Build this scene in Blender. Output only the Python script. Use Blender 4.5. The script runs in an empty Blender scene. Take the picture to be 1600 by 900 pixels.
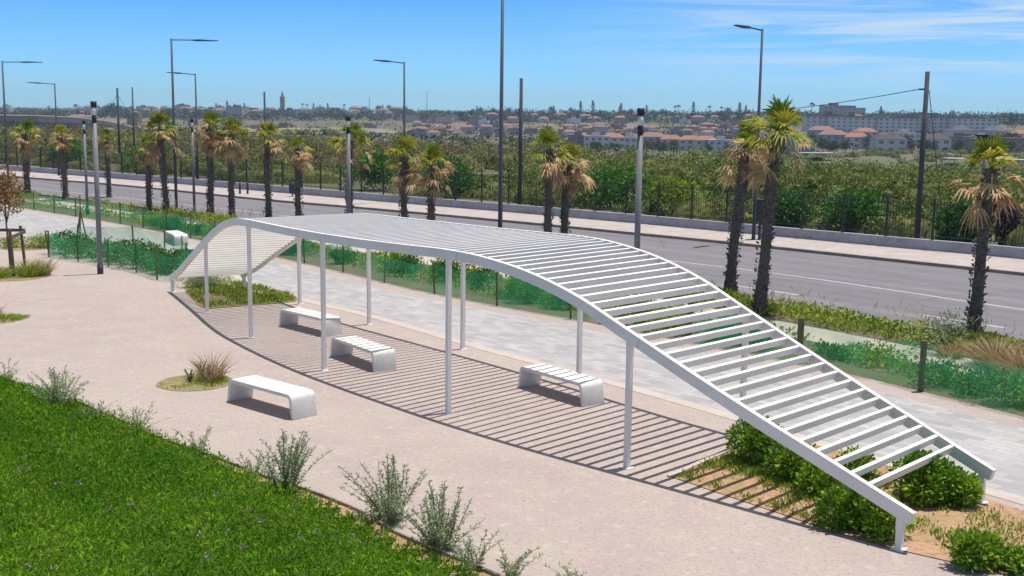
import bpy, bmesh, math, random
import numpy as np
from mathutils import Vector, Matrix
rnd = random.Random(7)
R_ = np.random.RandomState(11)
scene = bpy.context.scene
C = scene.collection

# ------------------------------------------------------------------ camera
CAM_H, FOC = 5.5, 1810.0
PITCH, ROLL = math.radians(8.5), math.radians(0.7)
Fv = Vector((0, math.cos(PITCH), -math.sin(PITCH)))
U0 = Vector((0, math.sin(PITCH), math.cos(PITCH)))
R0 = Vector((1, 0, 0))
Rv = R0*math.cos(ROLL) + U0*math.sin(ROLL)
Uv = -R0*math.sin(ROLL) + U0*math.cos(ROLL)
cd = bpy.data.cameras.new("camera"); cam = bpy.data.objects.new("camera", cd); C.objects.link(cam)
cd.sensor_width = 36; cd.lens = FOC/1600*36; cd.clip_start = .1; cd.clip_end = 30000
m = Matrix((Rv, Uv, -Fv)).transposed().to_4x4(); m.translation = Vector((0, 0, CAM_H)); cam.matrix_world = m
scene.camera = cam

# ------------------------------------------------------------------ light
SUN = Vector((.168, .088, 1)).normalized()
SUN_EL = math.asin(SUN.z); SUN_AZ = math.atan2(SUN.x, SUN.y)
w = bpy.data.worlds.new("World"); scene.world = w; w.use_nodes = True
nt = w.node_tree; nt.nodes.clear()
def N(t, typ, **k):
    n = t.nodes.new(typ)
    for a, b in k.items(): setattr(n, a, b)
    return n
out = N(nt, 'ShaderNodeOutputWorld'); bg = N(nt, 'ShaderNodeBackground'); bg.inputs[1].default_value = .15
sky = N(nt, 'ShaderNodeTexSky', sky_type='NISHITA', sun_disc=False, sun_elevation=SUN_EL, sun_rotation=SUN_AZ,
        altitude=60, air_density=1.0, dust_density=.25, ozone_density=2.6)
hs = N(nt, 'ShaderNodeHueSaturation'); hs.inputs['Saturation'].default_value = 1.0; hs.inputs['Value'].default_value = .98
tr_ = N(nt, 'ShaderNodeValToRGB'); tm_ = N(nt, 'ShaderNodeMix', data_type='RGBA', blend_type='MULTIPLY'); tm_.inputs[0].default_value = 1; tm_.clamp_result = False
for i_, (p_, c_) in enumerate([(0, (.31, .62, 1.0)), (.05, (.25, .535, .97)), (.165, (.062, .315, .68)), (.4, (.64, .63, .55)), (1, (1.2, .86, .50))]):  # last stops: warm tint added to the unseen zenith, lifts and warms shadows
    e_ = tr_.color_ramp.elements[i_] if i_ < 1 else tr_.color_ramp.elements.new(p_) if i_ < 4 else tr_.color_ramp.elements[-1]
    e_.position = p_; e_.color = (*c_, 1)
tc = N(nt, 'ShaderNodeTexCoord'); mp = N(nt, 'ShaderNodeMapping'); mp.inputs['Scale'].default_value = (2.2, 2.2, 34); mp.inputs['Rotation'].default_value = (0, math.radians(5), 0)
no = N(nt, 'ShaderNodeTexNoise'); no.inputs['Scale'].default_value = 2.2; no.inputs['Detail'].default_value = 7; no.inputs['Roughness'].default_value = .6; no.inputs['Distortion'].default_value = .9
rp = N(nt, 'ShaderNodeValToRGB'); rp.color_ramp.elements[0].position = .40; rp.color_ramp.elements[1].position = .62
sx = N(nt, 'ShaderNodeSeparateXYZ'); ml = N(nt, 'ShaderNodeMapRange'); ml.inputs[1].default_value = -.02; ml.inputs[2].default_value = .3
ml.interpolation_type = 'SMOOTHSTEP'
mz = N(nt, 'ShaderNodeMapRange'); mz.inputs[1].default_value = .012; mz.inputs[2].default_value = .06; mz.interpolation_type = 'SMOOTHSTEP'
mm = N(nt, 'ShaderNodeMath', operation='MULTIPLY'); m2 = N(nt, 'ShaderNodeMath', operation='MULTIPLY'); m3 = N(nt, 'ShaderNodeMath', operation='MULTIPLY'); m3.inputs[1].default_value = .95
mx = N(nt, 'ShaderNodeMix', data_type='RGBA'); mx.inputs[7].default_value = (3.0, 3.9, 4.8, 1)
L = nt.links.new
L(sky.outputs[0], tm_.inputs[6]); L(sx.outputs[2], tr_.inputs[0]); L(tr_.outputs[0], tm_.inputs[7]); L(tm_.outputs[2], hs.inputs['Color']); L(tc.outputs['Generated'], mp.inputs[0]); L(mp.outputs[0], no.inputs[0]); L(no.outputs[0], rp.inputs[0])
L(tc.outputs['Generated'], sx.inputs[0]); L(sx.outputs[0], ml.inputs[0]); L(sx.outputs[2], mz.inputs[0])
L(rp.outputs[0], mm.inputs[0]); L(ml.outputs[0], mm.inputs[1]); L(mm.outputs[0], m2.inputs[0]); L(mz.outputs[0], m2.inputs[1]); L(m2.outputs[0], m3.inputs[0])
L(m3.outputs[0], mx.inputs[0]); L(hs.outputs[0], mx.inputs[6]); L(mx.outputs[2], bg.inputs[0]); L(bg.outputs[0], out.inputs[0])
sl = bpy.data.lights.new("sun", 'SUN'); sl.energy = 4.2; sl.angle = math.radians(.53); sl.color = (1, .95, .88)
so = bpy.data.objects.new("sun", sl); C.objects.link(so); so.rotation_euler = SUN.to_track_quat('Z', 'Y').to_euler()
scene.view_settings.view_transform = 'Standard'; scene.view_settings.look = 'None'
scene.view_settings.exposure = .34; scene.view_settings.gamma = 1
scene.cycles.transparent_max_bounces = 24; scene.cycles.max_bounces = 6; scene.cycles.volume_bounces = 0

# ------------------------------------------------------------------ measuring helpers
def ray(px, py): return Fv + Rv*((px-800)/FOC) - Uv*((py-450)/FOC)
def g(px, py, z=0.0):
    d = ray(px, py); t = (z-CAM_H)/d.z
    return Vector((d.x*t, d.y*t, z))
def atY(px, Y, z=0.0):                     # ground point of pixel column px at depth Y
    d = ray(px, 400); return Vector((d.x/d.y*Y, Y, z))
def sst(a, b, x):
    t = np.clip((x-a)/(b-a), 0, 1); return t*t*(3-2*t)
def terr(x, y):
    x = np.asarray(x, float); y = np.asarray(y, float)
    v = .667*x + .745*y; d = v-50
    lat = sst(-.25, .12, x/np.maximum(y, 30.))
    D = 6.5+5.5*lat
    z = -D*sst(0, 330, d) + (D+8.5)*sst(430, 1500, d) + 5*sst(1500, 3000, d)
    z = z + np.where(d > 60, (np.sin(x*.021+1)*np.cos(y*.017)+.5*np.sin(x*.05+y*.04))*1.0*sst(60, 300, d), 0)
    return z - .03
def tp(px, py, ymin=70.):                  # where the line of sight of a pixel meets the terrain
    d = ray(px, py); Y = ymin; dx, dz = d.x/d.y, d.z/d.y
    Ys = np.linspace(ymin, 3200, 6000); zz = CAM_H+Ys*dz; hit = np.nonzero(zz <= terr(Ys*dx, Ys))[0]
    Yh = Ys[hit[0]] if len(hit) else 2000.
    return Vector((Yh*dx, Yh, float(terr(Yh*dx, Yh))))

# ------------------------------------------------------------------ materials
def mat(name, col, rough=.8, noise=None, bump=None, spec=.3, metal=0, tint=None, trans=0, tint_rng=(.6, 1.4)):
    """noise=(scale, colour2, lo, hi) ; tint = colour at tint attribute 1"""
    M = bpy.data.materials.new(name); M.use_nodes = True; t = M.node_tree; p = t.nodes['Principled BSDF']
    p.inputs['Roughness'].default_value = rough; p.inputs['Metallic'].default_value = metal
    p.inputs['Specular IOR Level'].default_value = spec
    src = N(t, 'ShaderNodeRGB'); src.outputs[0].default_value = (*col, 1); cur = src.outputs[0]
    tcn = N(t, 'ShaderNodeTexCoord')
    for nz in (noise or []):
        n = N(t, 'ShaderNodeTexNoise'); n.inputs['Scale'].default_value = nz[0]; n.inputs['Detail'].default_value = 6; n.inputs['Roughness'].default_value = .6
        t.links.new(tcn.outputs['Object'], n.inputs[0])
        r = N(t, 'ShaderNodeMapRange'); r.inputs[1].default_value = nz[2]; r.inputs[2].default_value = nz[3]
        t.links.new(n.outputs[0], r.inputs[0])
        x = N(t, 'ShaderNodeMix', data_type='RGBA'); t.links.new(r.outputs[0], x.inputs[0]); t.links.new(cur, x.inputs[6]); x.inputs[7].default_value = (*nz[1], 1); cur = x.outputs[2]
    if tint:
        a = N(t, 'ShaderNodeAttribute', attribute_name='tint')
        x = N(t, 'ShaderNodeMix', data_type='RGBA'); t.links.new(a.outputs['Fac'], x.inputs[0]); t.links.new(cur, x.inputs[6]); x.inputs[7].default_value = (*tint, 1); cur = x.outputs[2]
    t.links.new(cur, p.inputs['Base Color'])
    if bump:
        n = N(t, 'ShaderNodeTexNoise'); n.inputs['Scale'].default_value = bump[0]; n.inputs['Detail'].default_value = 5
        t.links.new(tcn.outputs['Object'], n.inputs[0]); b = N(t, 'ShaderNodeBump'); b.inputs['Strength'].default_value = bump[1]; b.inputs['Distance'].default_value = bump[2] if len(bump) > 2 else .02
        t.links.new(n.outputs[0], b.inputs['Height']); t.links.new(b.outputs[0], p.inputs['Normal'])
    if trans:
        tr = N(t, 'ShaderNodeBsdfTranslucent'); t.links.new(cur, tr.inputs[0]); ms = N(t, 'ShaderNodeMixShader'); ms.inputs[0].default_value = trans
        o = t.nodes['Material Output']; t.links.new(p.outputs[0], ms.inputs[1]); t.links.new(tr.outputs[0], ms.inputs[2]); t.links.new(ms.outputs[0], o.inputs[0])
    return M
def paver_mat(name, c1, c2, mort, bw, bh, rot=0):
    M = bpy.data.materials.new(name); M.use_nodes = True; t = M.node_tree; p = t.nodes['Principled BSDF']; p.inputs['Roughness'].default_value = .75
    tcn = N(t, 'ShaderNodeTexCoord'); mpn = N(t, 'ShaderNodeMapping'); mpn.inputs['Rotation'].default_value = (0, 0, rot)
    b = N(t, 'ShaderNodeTexBrick'); b.inputs['Scale'].default_value = 1; b.inputs['Brick Width'].default_value = bw; b.inputs['Row Height'].default_value = bh
    b.inputs['Mortar Size'].default_value = .008; b.inputs['Color1'].default_value = (*c1, 1); b.inputs['Color2'].default_value = (*c2, 1); b.inputs['Mortar'].default_value = (*mort, 1); b.inputs['Bias'].default_value = -.1
    n = N(t, 'ShaderNodeTexNoise'); n.inputs['Scale'].default_value = .9; n.inputs['Detail'].default_value = 6
    x = N(t, 'ShaderNodeMix', data_type='RGBA', blend_type='MULTIPLY'); x.inputs[0].default_value = .55
    r = N(t, 'ShaderNodeValToRGB'); r.color_ramp.elements[0].position = .3; r.color_ramp.elements[0].color = (.72, .7, .68, 1); r.color_ramp.elements[1].position = .65; r.color_ramp.elements[1].color = (1, 1, 1, 1)
    l = t.links.new
    l(tcn.outputs['Object'], mpn.inputs[0]); l(mpn.outputs[0], b.inputs[0]); l(tcn.outputs['Object'], n.inputs[0]); l(n.outputs[0], r.inputs[0]); l(b.outputs[0], x.inputs[6]); l(r.outputs[0], x.inputs[7]); l(x.outputs[2], p.inputs['Base Color'])
    bm_ = N(t, 'ShaderNodeBump'); bm_.inputs['Strength'].default_value = .3; bm_.inputs['Distance'].default_value = .005; l(b.outputs['Fac'], bm_.inputs['Height']); bm_.invert = True; l(bm_.outputs[0], p.inputs['Normal'])
    return M
M = {}
M['white'] = mat('white_painted_steel', (.80, .765, .735), .5, noise=[(1.3, (.72, .68, .65), .4, .75), (14, (.70, .65, .61), .62, .8)])
M['bench'] = mat('white_concrete', (.70, .68, .65), .6, noise=[(3, (.60, .57, .54), .45, .8), (30, (.64, .61, .58), .5, .7), (7, (.46, .43, .39), .60, .78)])
M['concrete'] = mat('pink_beige_concrete', (.395, .327, .302), .88, spec=.15, noise=[(.22, (.35, .28, .27), .35, .65), (1.1, (.40, .345, .295), .45, .7), (17, (.27, .215, .20), .5, .72), (.5, (.355, .29, .27), .55, .8), (5, (.46, .38, .34), .55, .75)], bump=(60, .25, .01))
M['edge'] = mat('pale_concrete_band', (.47, .41, .36), .85, noise=[(2, (.40, .34, .31), .4, .75), (40, (.37, .32, .29), .5, .75)])
M['paver'] = paver_mat('grey_paving_stones', (.42, .395, .39), (.30, .295, .315), (.29, .275, .27), .42, .21, .86)
M['walk'] = paver_mat('sidewalk_tiles', (.44, .37, .345), (.39, .34, .315), (.32, .28, .26), .4, .4, .73)
M['asphalt'] = mat('worn_asphalt', (.18, .165, .18), .85, spec=.2, noise=[(.12, (.20, .185, .20), .35, .7), (1.1, (.15, .14, .155), .5, .8), (45, (.13, .13, .14), .5, .75)], bump=(70, .2, .01))
def streaks(Mt, ang, cols):
    t = Mt.node_tree; p = t.nodes['Principled BSDF']; src = p.inputs['Base Color'].links[0].from_socket
    tcn = N(t, 'ShaderNodeTexCoord'); mpn = N(t, 'ShaderNodeMapping'); mpn.vector_type = 'TEXTURE'; mpn.inputs['Rotation'].default_value = (0, 0, ang); mpn.inputs['Scale'].default_value = (28, .9, 1)
    n = N(t, 'ShaderNodeTexNoise'); n.inputs['Scale'].default_value = 1; n.inputs['Detail'].default_value = 5; rr_ = N(t, 'ShaderNodeValToRGB'); rr_.color_ramp.elements[0].position = .35; rr_.color_ramp.elements[0].color = (*cols[0], 1); rr_.color_ramp.elements[1].position = .65; rr_.color_ramp.elements[1].color = (*cols[1], 1)
    vo = N(t, 'ShaderNodeTexVoronoi', feature='DISTANCE_TO_EDGE'); vo.inputs['Scale'].default_value = .16; nd = N(t, 'ShaderNodeTexNoise'); nd.inputs['Scale'].default_value = 1.2; nd.inputs['Detail'].default_value = 5
    md = N(t, 'ShaderNodeMix', data_type='RGBA'); md.inputs[0].default_value = .12; vr = N(t, 'ShaderNodeMapRange'); vr.inputs[1].default_value = 0; vr.inputs[2].default_value = .006; vr.inputs[3].default_value = .78; vr.inputs[4].default_value = 1
    x = N(t, 'ShaderNodeMix', data_type='RGBA', blend_type='MULTIPLY'); x.inputs[0].default_value = 1; x2 = N(t, 'ShaderNodeMix', data_type='RGBA', blend_type='MULTIPLY'); x2.inputs[0].default_value = 1; l = t.links.new
    l(tcn.outputs['Object'], mpn.inputs[0]); l(mpn.outputs[0], n.inputs[0]); l(n.outputs[0], rr_.inputs[0]); l(src, x.inputs[6]); l(rr_.outputs[0], x.inputs[7])
    l(tcn.outputs['Object'], nd.inputs[0]); l(tcn.outputs['Object'], md.inputs[6]); l(nd.outputs[1], md.inputs[7]); l(md.outputs[2], vo.inputs[0]); l(vo.outputs[0], vr.inputs[0]); l(x.outputs[2], x2.inputs[6]); l(vr.outputs[0], x2.inputs[7]); l(x2.outputs[2], p.inputs['Base Color'])
streaks(M['asphalt'], math.radians(131), ((.84, .84, .85), (1.1, 1.09, 1.08)))
M['line'] = mat('worn_road_paint', (.42, .41, .42), .7, noise=[(5, (.28, .27, .28), .45, .65)])
M['kerb'] = mat('kerb_stone', (.30, .25, .22), .85, noise=[(3, (.2, .16, .14), .4, .7)])
M['wall'] = mat('rendered_wall', (.40, .39, .43), .85, noise=[(.6, (.31, .30, .34), .4, .7), (4, (.24, .23, .24), .52, .75)])
M['ground'] = mat('earth_and_scrub_ground', (.15, .115, .085), .95, noise=[(.015, (.085, .095, .05), .4, .6), (.09, (.16, .12, .085), .5, .7), (.6, (.07, .09, .03), .45, .7)])
M['soil'] = mat('red_soil', (.42, .255, .165), .95, noise=[(1.2, (.34, .21, .12), .4, .7), (9, (.22, .14, .08), .48, .7), (.7, (.22, .19, .07), .5, .7)], bump=(14, .6, .03))
M['turf'] = mat('dark_turf', (.035, .085, .008), .95, spec=.1, noise=[(1.5, (.07, .10, .015), .45, .7)])
M['strip'] = mat('dry_grass_ground', (.24, .20, .09), .95, noise=[(.9, (.15, .16, .05), .4, .65), (4, (.36, .23, .14), .5, .65), (14, (.12, .10, .05), .55, .75)])
M['steel'] = mat('dark_steel', (.045, .05, .065), .5)
M['fence'] = mat('dark_green_fence_paint', (.03, .045, .04), .5)
M['galv'] = mat('grey_column_paint', (.20, .20, .22), .5, noise=[(3, (.17, .165, .18), .4, .7)])
M['cap'] = mat('black_lamp_cap', (.02, .02, .03), .4)
M['diff'] = mat('white_lamp_diffuser', (.55, .58, .62), .35)
M['wood'] = mat('weathered_post_wood', (.17, .12, .08), .9, noise=[(6, (.1, .075, .05), .4, .7)])
M['pole'] = mat('dark_utility_pole_wood', (.075, .075, .095), .85, noise=[(3, (.05, .05, .06), .4, .7)])
M['trunk'] = mat('palm_trunk', (.125, .105, .10), .95, noise=[(9, (.06, .05, .05), .42, .6), (2.2, (.18, .15, .135), .5, .75)], bump=(16, 1, .06), tint=(.19, .155, .13))
M['frond'] = mat('palm_frond', (.12, .20, .02), .55, tint=(.42, .37, .04), trans=.3)
M['dead'] = mat('dead_palm_frond', (.30, .19, .10), .8, tint=(.62, .42, .22), trans=.25)
M['grass'] = mat('lawn_leaves', (.05, .165, .004), .75, tint=(.22, .37, .015), trans=.35, spec=.12, noise=[(.8, (.075, .19, .006), .4, .65), (.45, (.13, .17, .012), .56, .72)])
M['sage'] = mat('grey_green_leaves', (.19, .25, .12), .75, tint=(.50, .55, .33), trans=.25)
M['stem'] = mat('shrub_stems', (.18, .16, .11), .9)
M['shrub'] = mat('bright_shrub_leaves', (.085, .21, .015), .6, tint=(.36, .50, .03), trans=.3)
M['bush'] = mat('dark_bush_leaves', (.035, .12, .02), .65, tint=(.11, .25, .03), trans=.25)
M['herb'] = mat('yellow_green_herbs', (.14, .24, .02), .75, tint=(.38, .42, .05), trans=.3)
M['dry'] = mat('dry_grass_blades', (.32, .24, .12), .8, tint=(.50, .38, .22), trans=.3)
M['scrub'] = mat('scrub_leaves', (.04, .075, .015), .8, tint=(.25, .30, .06), trans=.2, spec=.1, noise=[(.045, (.14, .155, .04), .42, .58), (.02, (.055, .12, .022), .45, .6), (.09, (.13, .11, .05), .56, .7)])
M['dryscrub'] = mat('dry_scrub_leaves', (.11, .09, .05), .85, tint=(.27, .22, .11), trans=.15, spec=.1, noise=[(.04, (.17, .135, .09), .42, .6), (.02, (.09, .12, .04), .52, .66)])
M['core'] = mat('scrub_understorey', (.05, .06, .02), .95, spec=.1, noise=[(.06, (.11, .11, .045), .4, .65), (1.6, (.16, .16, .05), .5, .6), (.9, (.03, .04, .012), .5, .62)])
M['fartree'] = mat('far_tree_leaves', (.022, .04, .025), .85, tint=(.05, .08, .035))
M['pink'] = mat('bougainvillea_flowers', (.13, .05, .08), .7, tint=(.30, .06, .16))
M['flower'] = mat('clover_flowers', (.36, .22, .30), .8)
M['autumn'] = mat('young_tree_leaves', (.17, .13, .04), .7, tint=(.38, .18, .08), trans=.3)
M['hw'] = [mat('house_wall', c, .85, noise=[(.4, tuple(k*.85 for k in c), .4, .7)]) for c in ((.56, .54, .56), (.42, .37, .35), (.30, .26, .29), (.34, .23, .21))]
M['hr'] = [mat('house_roof', c, .85, noise=[(.5, tuple(k*.8 for k in c), .4, .7)]) for c in ((.30, .14, .10), (.22, .14, .125), (.22, .17, .18), (.08, .06, .06), (.48, .43, .43))]
M['glass'] = mat('dark_window_glass', (.03, .035, .05), .2, spec=.5)
M['farglass'] = mat('faded_window', (.17, .17, .21), .5)
M['cliff'] = mat('dark_cliff_rock', (.045, .038, .055), .95, noise=[(.06, (.06, .05, .065), .4, .65), (.3, (.055, .06, .06), .5, .7)])
M['sand'] = mat('pale_cliff_earth', (.27, .21, .155), .95, noise=[(.05, (.20, .16, .11), .4, .7), (.012, (.14, .14, .07), .45, .6)])
M['terra'] = mat('reddish_earth', (.23, .145, .12), .95, noise=[(.05, (.18, .12, .10), .4, .65), (.02, (.11, .11, .06), .45, .6)])
# green shade netting: woven mesh, part of the light passes through it
nm = bpy.data.materials.new('green_shade_net'); nm.use_nodes = True; t = nm.node_tree; t.nodes.clear()
o = N(t, 'ShaderNodeOutputMaterial'); ms = N(t, 'ShaderNodeMixShader'); tr = N(t, 'ShaderNodeBsdfTransparent'); df = N(t, 'ShaderNodeBsdfDiffuse'); tl = N(t, 'ShaderNodeBsdfTranslucent'); m1 = N(t, 'ShaderNodeMixShader')
df.inputs[0].default_value = (.07, .50, .21, 1); tl.inputs[0].default_value = (.07, .50, .21, 1); m1.inputs[0].default_value = .4
tcn = N(t, 'ShaderNodeTexCoord'); nn = N(t, 'ShaderNodeTexNoise'); nn.inputs['Scale'].default_value = 1.4; nn.inputs['Detail'].default_value = 4
rr = N(t, 'ShaderNodeMapRange'); rr.inputs[1].default_value = .3; rr.inputs[2].default_value = .7; rr.inputs[3].default_value = .20; rr.inputs[4].default_value = .50
t.links.new(tcn.outputs['Object'], nn.inputs[0]); t.links.new(nn.outputs[0], rr.inputs[0]); t.links.new(rr.outputs[0], ms.inputs[0])
t.links.new(df.outputs[0], m1.inputs[1]); t.links.new(tl.outputs[0], m1.inputs[2]); t.links.new(tr.outputs[0], ms.inputs[1]); t.links.new(m1.outputs[0], ms.inputs[2]); t.links.new(ms.outputs[0], o.inputs[0])
M['net'] = nm

# ------------------------------------------------------------------ object helpers
def link(name, me, mt, parent=None, loc=None):
    o = bpy.data.objects.new(name, me)
    if mt is not None and not me.materials: me.materials.append(mt)
    C.objects.link(o)
    if parent: o.parent = parent
    if loc is not None: o.location = loc
    return o
def tag(o, label=None, cat=None, group=None, kind=None):
    for k, v in (('label', label), ('category', cat), ('group', group), ('kind', kind)):
        if v: o[k] = v
    return o
def thing(name, loc, label, cat, group=None, rz=0):
    o = bpy.data.objects.new(name, None); C.objects.link(o); o.location = loc; o.rotation_euler = (0, 0, rz); o.empty_display_size = .2
    return tag(o, label, cat, group)
def copy_tree(o, loc, rz=0, s=1, label=None, group=None):
    c = o.copy(); C.objects.link(c); c.location = loc; c.rotation_euler = (0, 0, rz); c.scale = (s, s, s) if not isinstance(s, tuple) else s
    if label: c['label'] = label
    if group: c['group'] = group
    for ch in o.children:
        d = ch.copy(); C.objects.link(d); d.parent = c
        for gch in ch.children:
            e = gch.copy(); C.objects.link(e); e.parent = d
    return c
class MB:
    def __init__(s): s.v = []; s.f = []
    def add(s, vs, fs):
        b = len(s.v); s.v += [tuple(p) for p in vs]; s.f += [tuple(i+b for i in q) for q in fs]; return s
    def box(s, x0, x1, y0, y1, z0, z1):
        vs = [(x, y, z) for z in (z0, z1) for y in (y0, y1) for x in (x0, x1)]
        return s.add(vs, [(0, 2, 3, 1), (4, 5, 7, 6), (0, 1, 5, 4), (2, 6, 7, 3), (0, 4, 6, 2), (1, 3, 7, 5)])
    def bar(s, a, b, w, h, up=(0, 0, 1)):
        a = Vector(a); b = Vector(b); d = (b-a).normalized(); up = Vector(up); sd = d.cross(up)
        if sd.length < 1e-4: sd = Vector((1, 0, 0))
        sd.normalize(); u = sd.cross(d)
        vs = [p+sd*(i*w/2)+u*(j*h/2) for p in (a, b) for i, j in ((-1, -1), (1, -1), (1, 1), (-1, 1))]
        return s.add(vs, [(0, 1, 2, 3), (7, 6, 5, 4), (0, 4, 5, 1), (1, 5, 6, 2), (2, 6, 7, 3), (3, 7, 4, 0)])
    def tube(s, pts, rad, n=10, cap=True):
        rings = []
        for i, p in enumerate(pts):
            p = Vector(p); q0 = Vector(pts[max(i-1, 0)]); q1 = Vector(pts[min(i+1, len(pts)-1)]); d = (q1-q0).normalized()
            a = d.orthogonal().normalized() if abs(d.z) < .9 else (Vector((1, 0, 0))-d*d.x).normalized(); b = d.cross(a)
            r = rad[i] if hasattr(rad, '__len__') else rad
            rings.append([p+(a*math.cos(2*math.pi*k/n)+b*math.sin(2*math.pi*k/n))*r for k in range(n)])
        vs = [v for r in rings for v in r]; fs = []
        for i in range(len(pts)-1):
            for k in range(n): k2 = (k+1) % n; fs.append((i*n+k, i*n+k2, (i+1)*n+k2, (i+1)*n+k))
        if cap: fs.append(tuple(range(n-1, -1, -1))); fs.append(tuple((len(pts)-1)*n+k for k in range(n)))
        return s.add(vs, fs)
    def mesh(s, name, smooth=False):
        me = bpy.data.meshes.new(name); me.from_pydata(s.v, [], s.f); me.update()
        if smooth: me.polygons.foreach_set('use_smooth', [True]*len(me.polygons))
        return me
    def obj(s, name, mt, parent=None, smooth=False, loc=None): return link(name, s.mesh(name, smooth), mt, parent, loc)
def poly(name, pts, z, mt, kind='structure', thick=0.0):
    bm = bmesh.new(); vs = [bm.verts.new((p[0], p[1], z)) for p in pts]; f = bm.faces.new(vs)
    if f.normal.z < 0: f.normal_flip()
    bmesh.ops.triangulate(bm, faces=bm.faces[:])
    bm.normal_update()
    for q in bm.faces:
        if q.normal.z < 0: q.normal_flip()
    me = bpy.data.meshes.new(name); bm.to_mesh(me); bm.free()
    return tag(link(name, me, mt), kind=kind)
def smooth_line(P, n=8):
    P = [Vector((p[0], p[1], 0)) for p in P]; P = [2*P[0]-P[1]]+P+[2*P[-1]-P[-2]]; o = []
    for i in range(len(P)-3):
        for k in range(n):
            u = k/n; a, b, c, d = P[i:i+4]; o.append(.5*(2*b+(c-a)*u+(2*a-5*b+4*c-d)*u*u+(3*b-a-3*c+d)*u**3))
    o.append(P[-2]); return o
def offset(line, d):
    o = []
    for i, p in enumerate(line):
        t_ = (line[min(i+1, len(line)-1)]-line[max(i-1, 0)]).normalized(); o.append(p+Vector((-t_.y, t_.x, 0))*d)
    return o
def ribbon(name, line, w0, w1, z0, z1, mt, kind='structure'):
    """a strip along a line between offsets w0 and w1; with z1>z0 a solid kerb"""
    a, b = offset(line, w0), offset(line, w1); mb = MB(); n = len(line)
    vs = [(p.x, p.y, z1) for p in a]+[(p.x, p.y, z1) for p in b]; fs = [(i, i+1, n+i+1, n+i) for i in range(n-1)]
    if z1 > z0:
        vs += [(p.x, p.y, z0) for p in a]+[(p.x, p.y, z0) for p in b]
        fs += [(i+1, i, 2*n+i, 2*n+i+1) for i in range(n-1)]+[(n+i, n+i+1, 3*n+i+1, 3*n+i) for i in range(n-1)]
        fs += [(0, n, 3*n, 2*n), (n-1+n, n-1, 3*n-1, 4*n-1)]
    mb.add(vs, fs); me = mb.mesh(name); 
    bm = bmesh.new(); bm.from_mesh(me); bmesh.ops.recalc_face_normals(bm, faces=bm.faces[:])
    if z1 <= z0:
        for q in bm.faces:
            if q.normal.z < 0: q.normal_flip()
    bm.to_mesh(me); bm.free()
    return tag(link(name, me, mt), kind=kind)
def np_mesh(name, V, F, tint=None):
    """V (n,3), F (m,4) quads, tint per face"""
    V = np.asarray(V, np.float32); F = np.asarray(F, np.int32); m_ = len(F)
    me = bpy.data.meshes.new(name); me.vertices.add(len(V)); me.vertices.foreach_set('co', V.ravel())
    me.loops.add(m_*4); me.loops.foreach_set('vertex_index', F.ravel()); me.polygons.add(m_); me.polygons.foreach_set('loop_start', np.arange(m_, dtype=np.int32)*4)
    me.update(calc_edges=True)
    if tint is not None:
        a = me.attributes.new('tint', 'FLOAT', 'FACE'); a.data.foreach_set('value', np.asarray(tint, np.float32))
    return me
def leaf_quads(P, length, width, up=.3, R=R_, dirs=None, spread=1.0):
    """one pointed leaf at every point P; dirs gives a growing direction"""
    n = len(P); D = R.normal(size=(n, 3))*spread; D[:, 2] += up
    if dirs is not None: D = D*.45+dirs
    D /= np.linalg.norm(D, axis=1)[:, None]+1e-9
    S = np.cross(D, R.normal(size=(n, 3))); S /= np.linalg.norm(S, axis=1)[:, None]+1e-9
    l = (length*R.uniform(.6, 1.25, n))[:, None]; w_ = (width*R.uniform(.7, 1.2, n))[:, None]
    v = np.stack([P, P+D*l*.55+S*w_*.5, P+D*l, P+D*l*.55-S*w_*.5], 1).reshape(-1, 3)
    f = np.arange(n*4).reshape(n, 4)
    return v, f
def merge(parts):
    Vs, Fs, Ts, b = [], [], [], 0
    for v, f, t_ in parts: Vs.append(v); Fs.append(f+b); Ts.append(t_); b += len(v)
    return np.concatenate(Vs), np.concatenate(Fs), np.concatenate(Ts)
def bush_mesh(name, rx, ry, h, nleaf, ll, lw, seed, lobes=9):
    R = np.random.RandomState(seed); cs = []
    for k in range(lobes):
        a = R.uniform(0, 6.28); q = R.uniform(.1, .72)
        cs.append((math.cos(a)*q*rx, math.sin(a)*q*ry, h*R.uniform(.3, .72), R.uniform(.3, .52)))
    P, T, Dr = [], [], []
    for cx, cy, cz, r in cs:
        n = nleaf//lobes; d = R.normal(size=(n, 3)); d /= np.linalg.norm(d, axis=1)[:, None]
        rad = R.uniform(.45, 1.05, n)[:, None]**.6
        p = d*rad*np.array([rx*r*1.25, ry*r*1.25, h*r])+np.array([cx, cy, cz]); P.append(p); Dr.append(d)
        T.append(np.clip(R.uniform(0, .8)+R.normal(0, .22, n), 0, 1))
    P = np.concatenate(P); T = np.concatenate(T); Dr = np.concatenate(Dr); k = P[:, 2] > .02; P = P[k]; T = T[k]; Dr = Dr[k]
    v, f = leaf_quads(P, ll, lw, up=.4, R=R, dirs=Dr); v[:, 2] = np.maximum(v[:, 2], .01)
    return np_mesh(name, v, f, T)
def inside(px, py, poly_):
    r = np.zeros(len(px), bool); n = len(poly_); j = n-1
    for i in range(n):
        xi, yi = poly_[i][0], poly_[i][1]; xj, yj = poly_[j][0], poly_[j][1]
        c = ((yi > py) != (yj > py)) & (px < (xj-xi)*(py-yi)/((yj-yi)+1e-12)+xi); r ^= c; j = i
    return r

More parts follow.
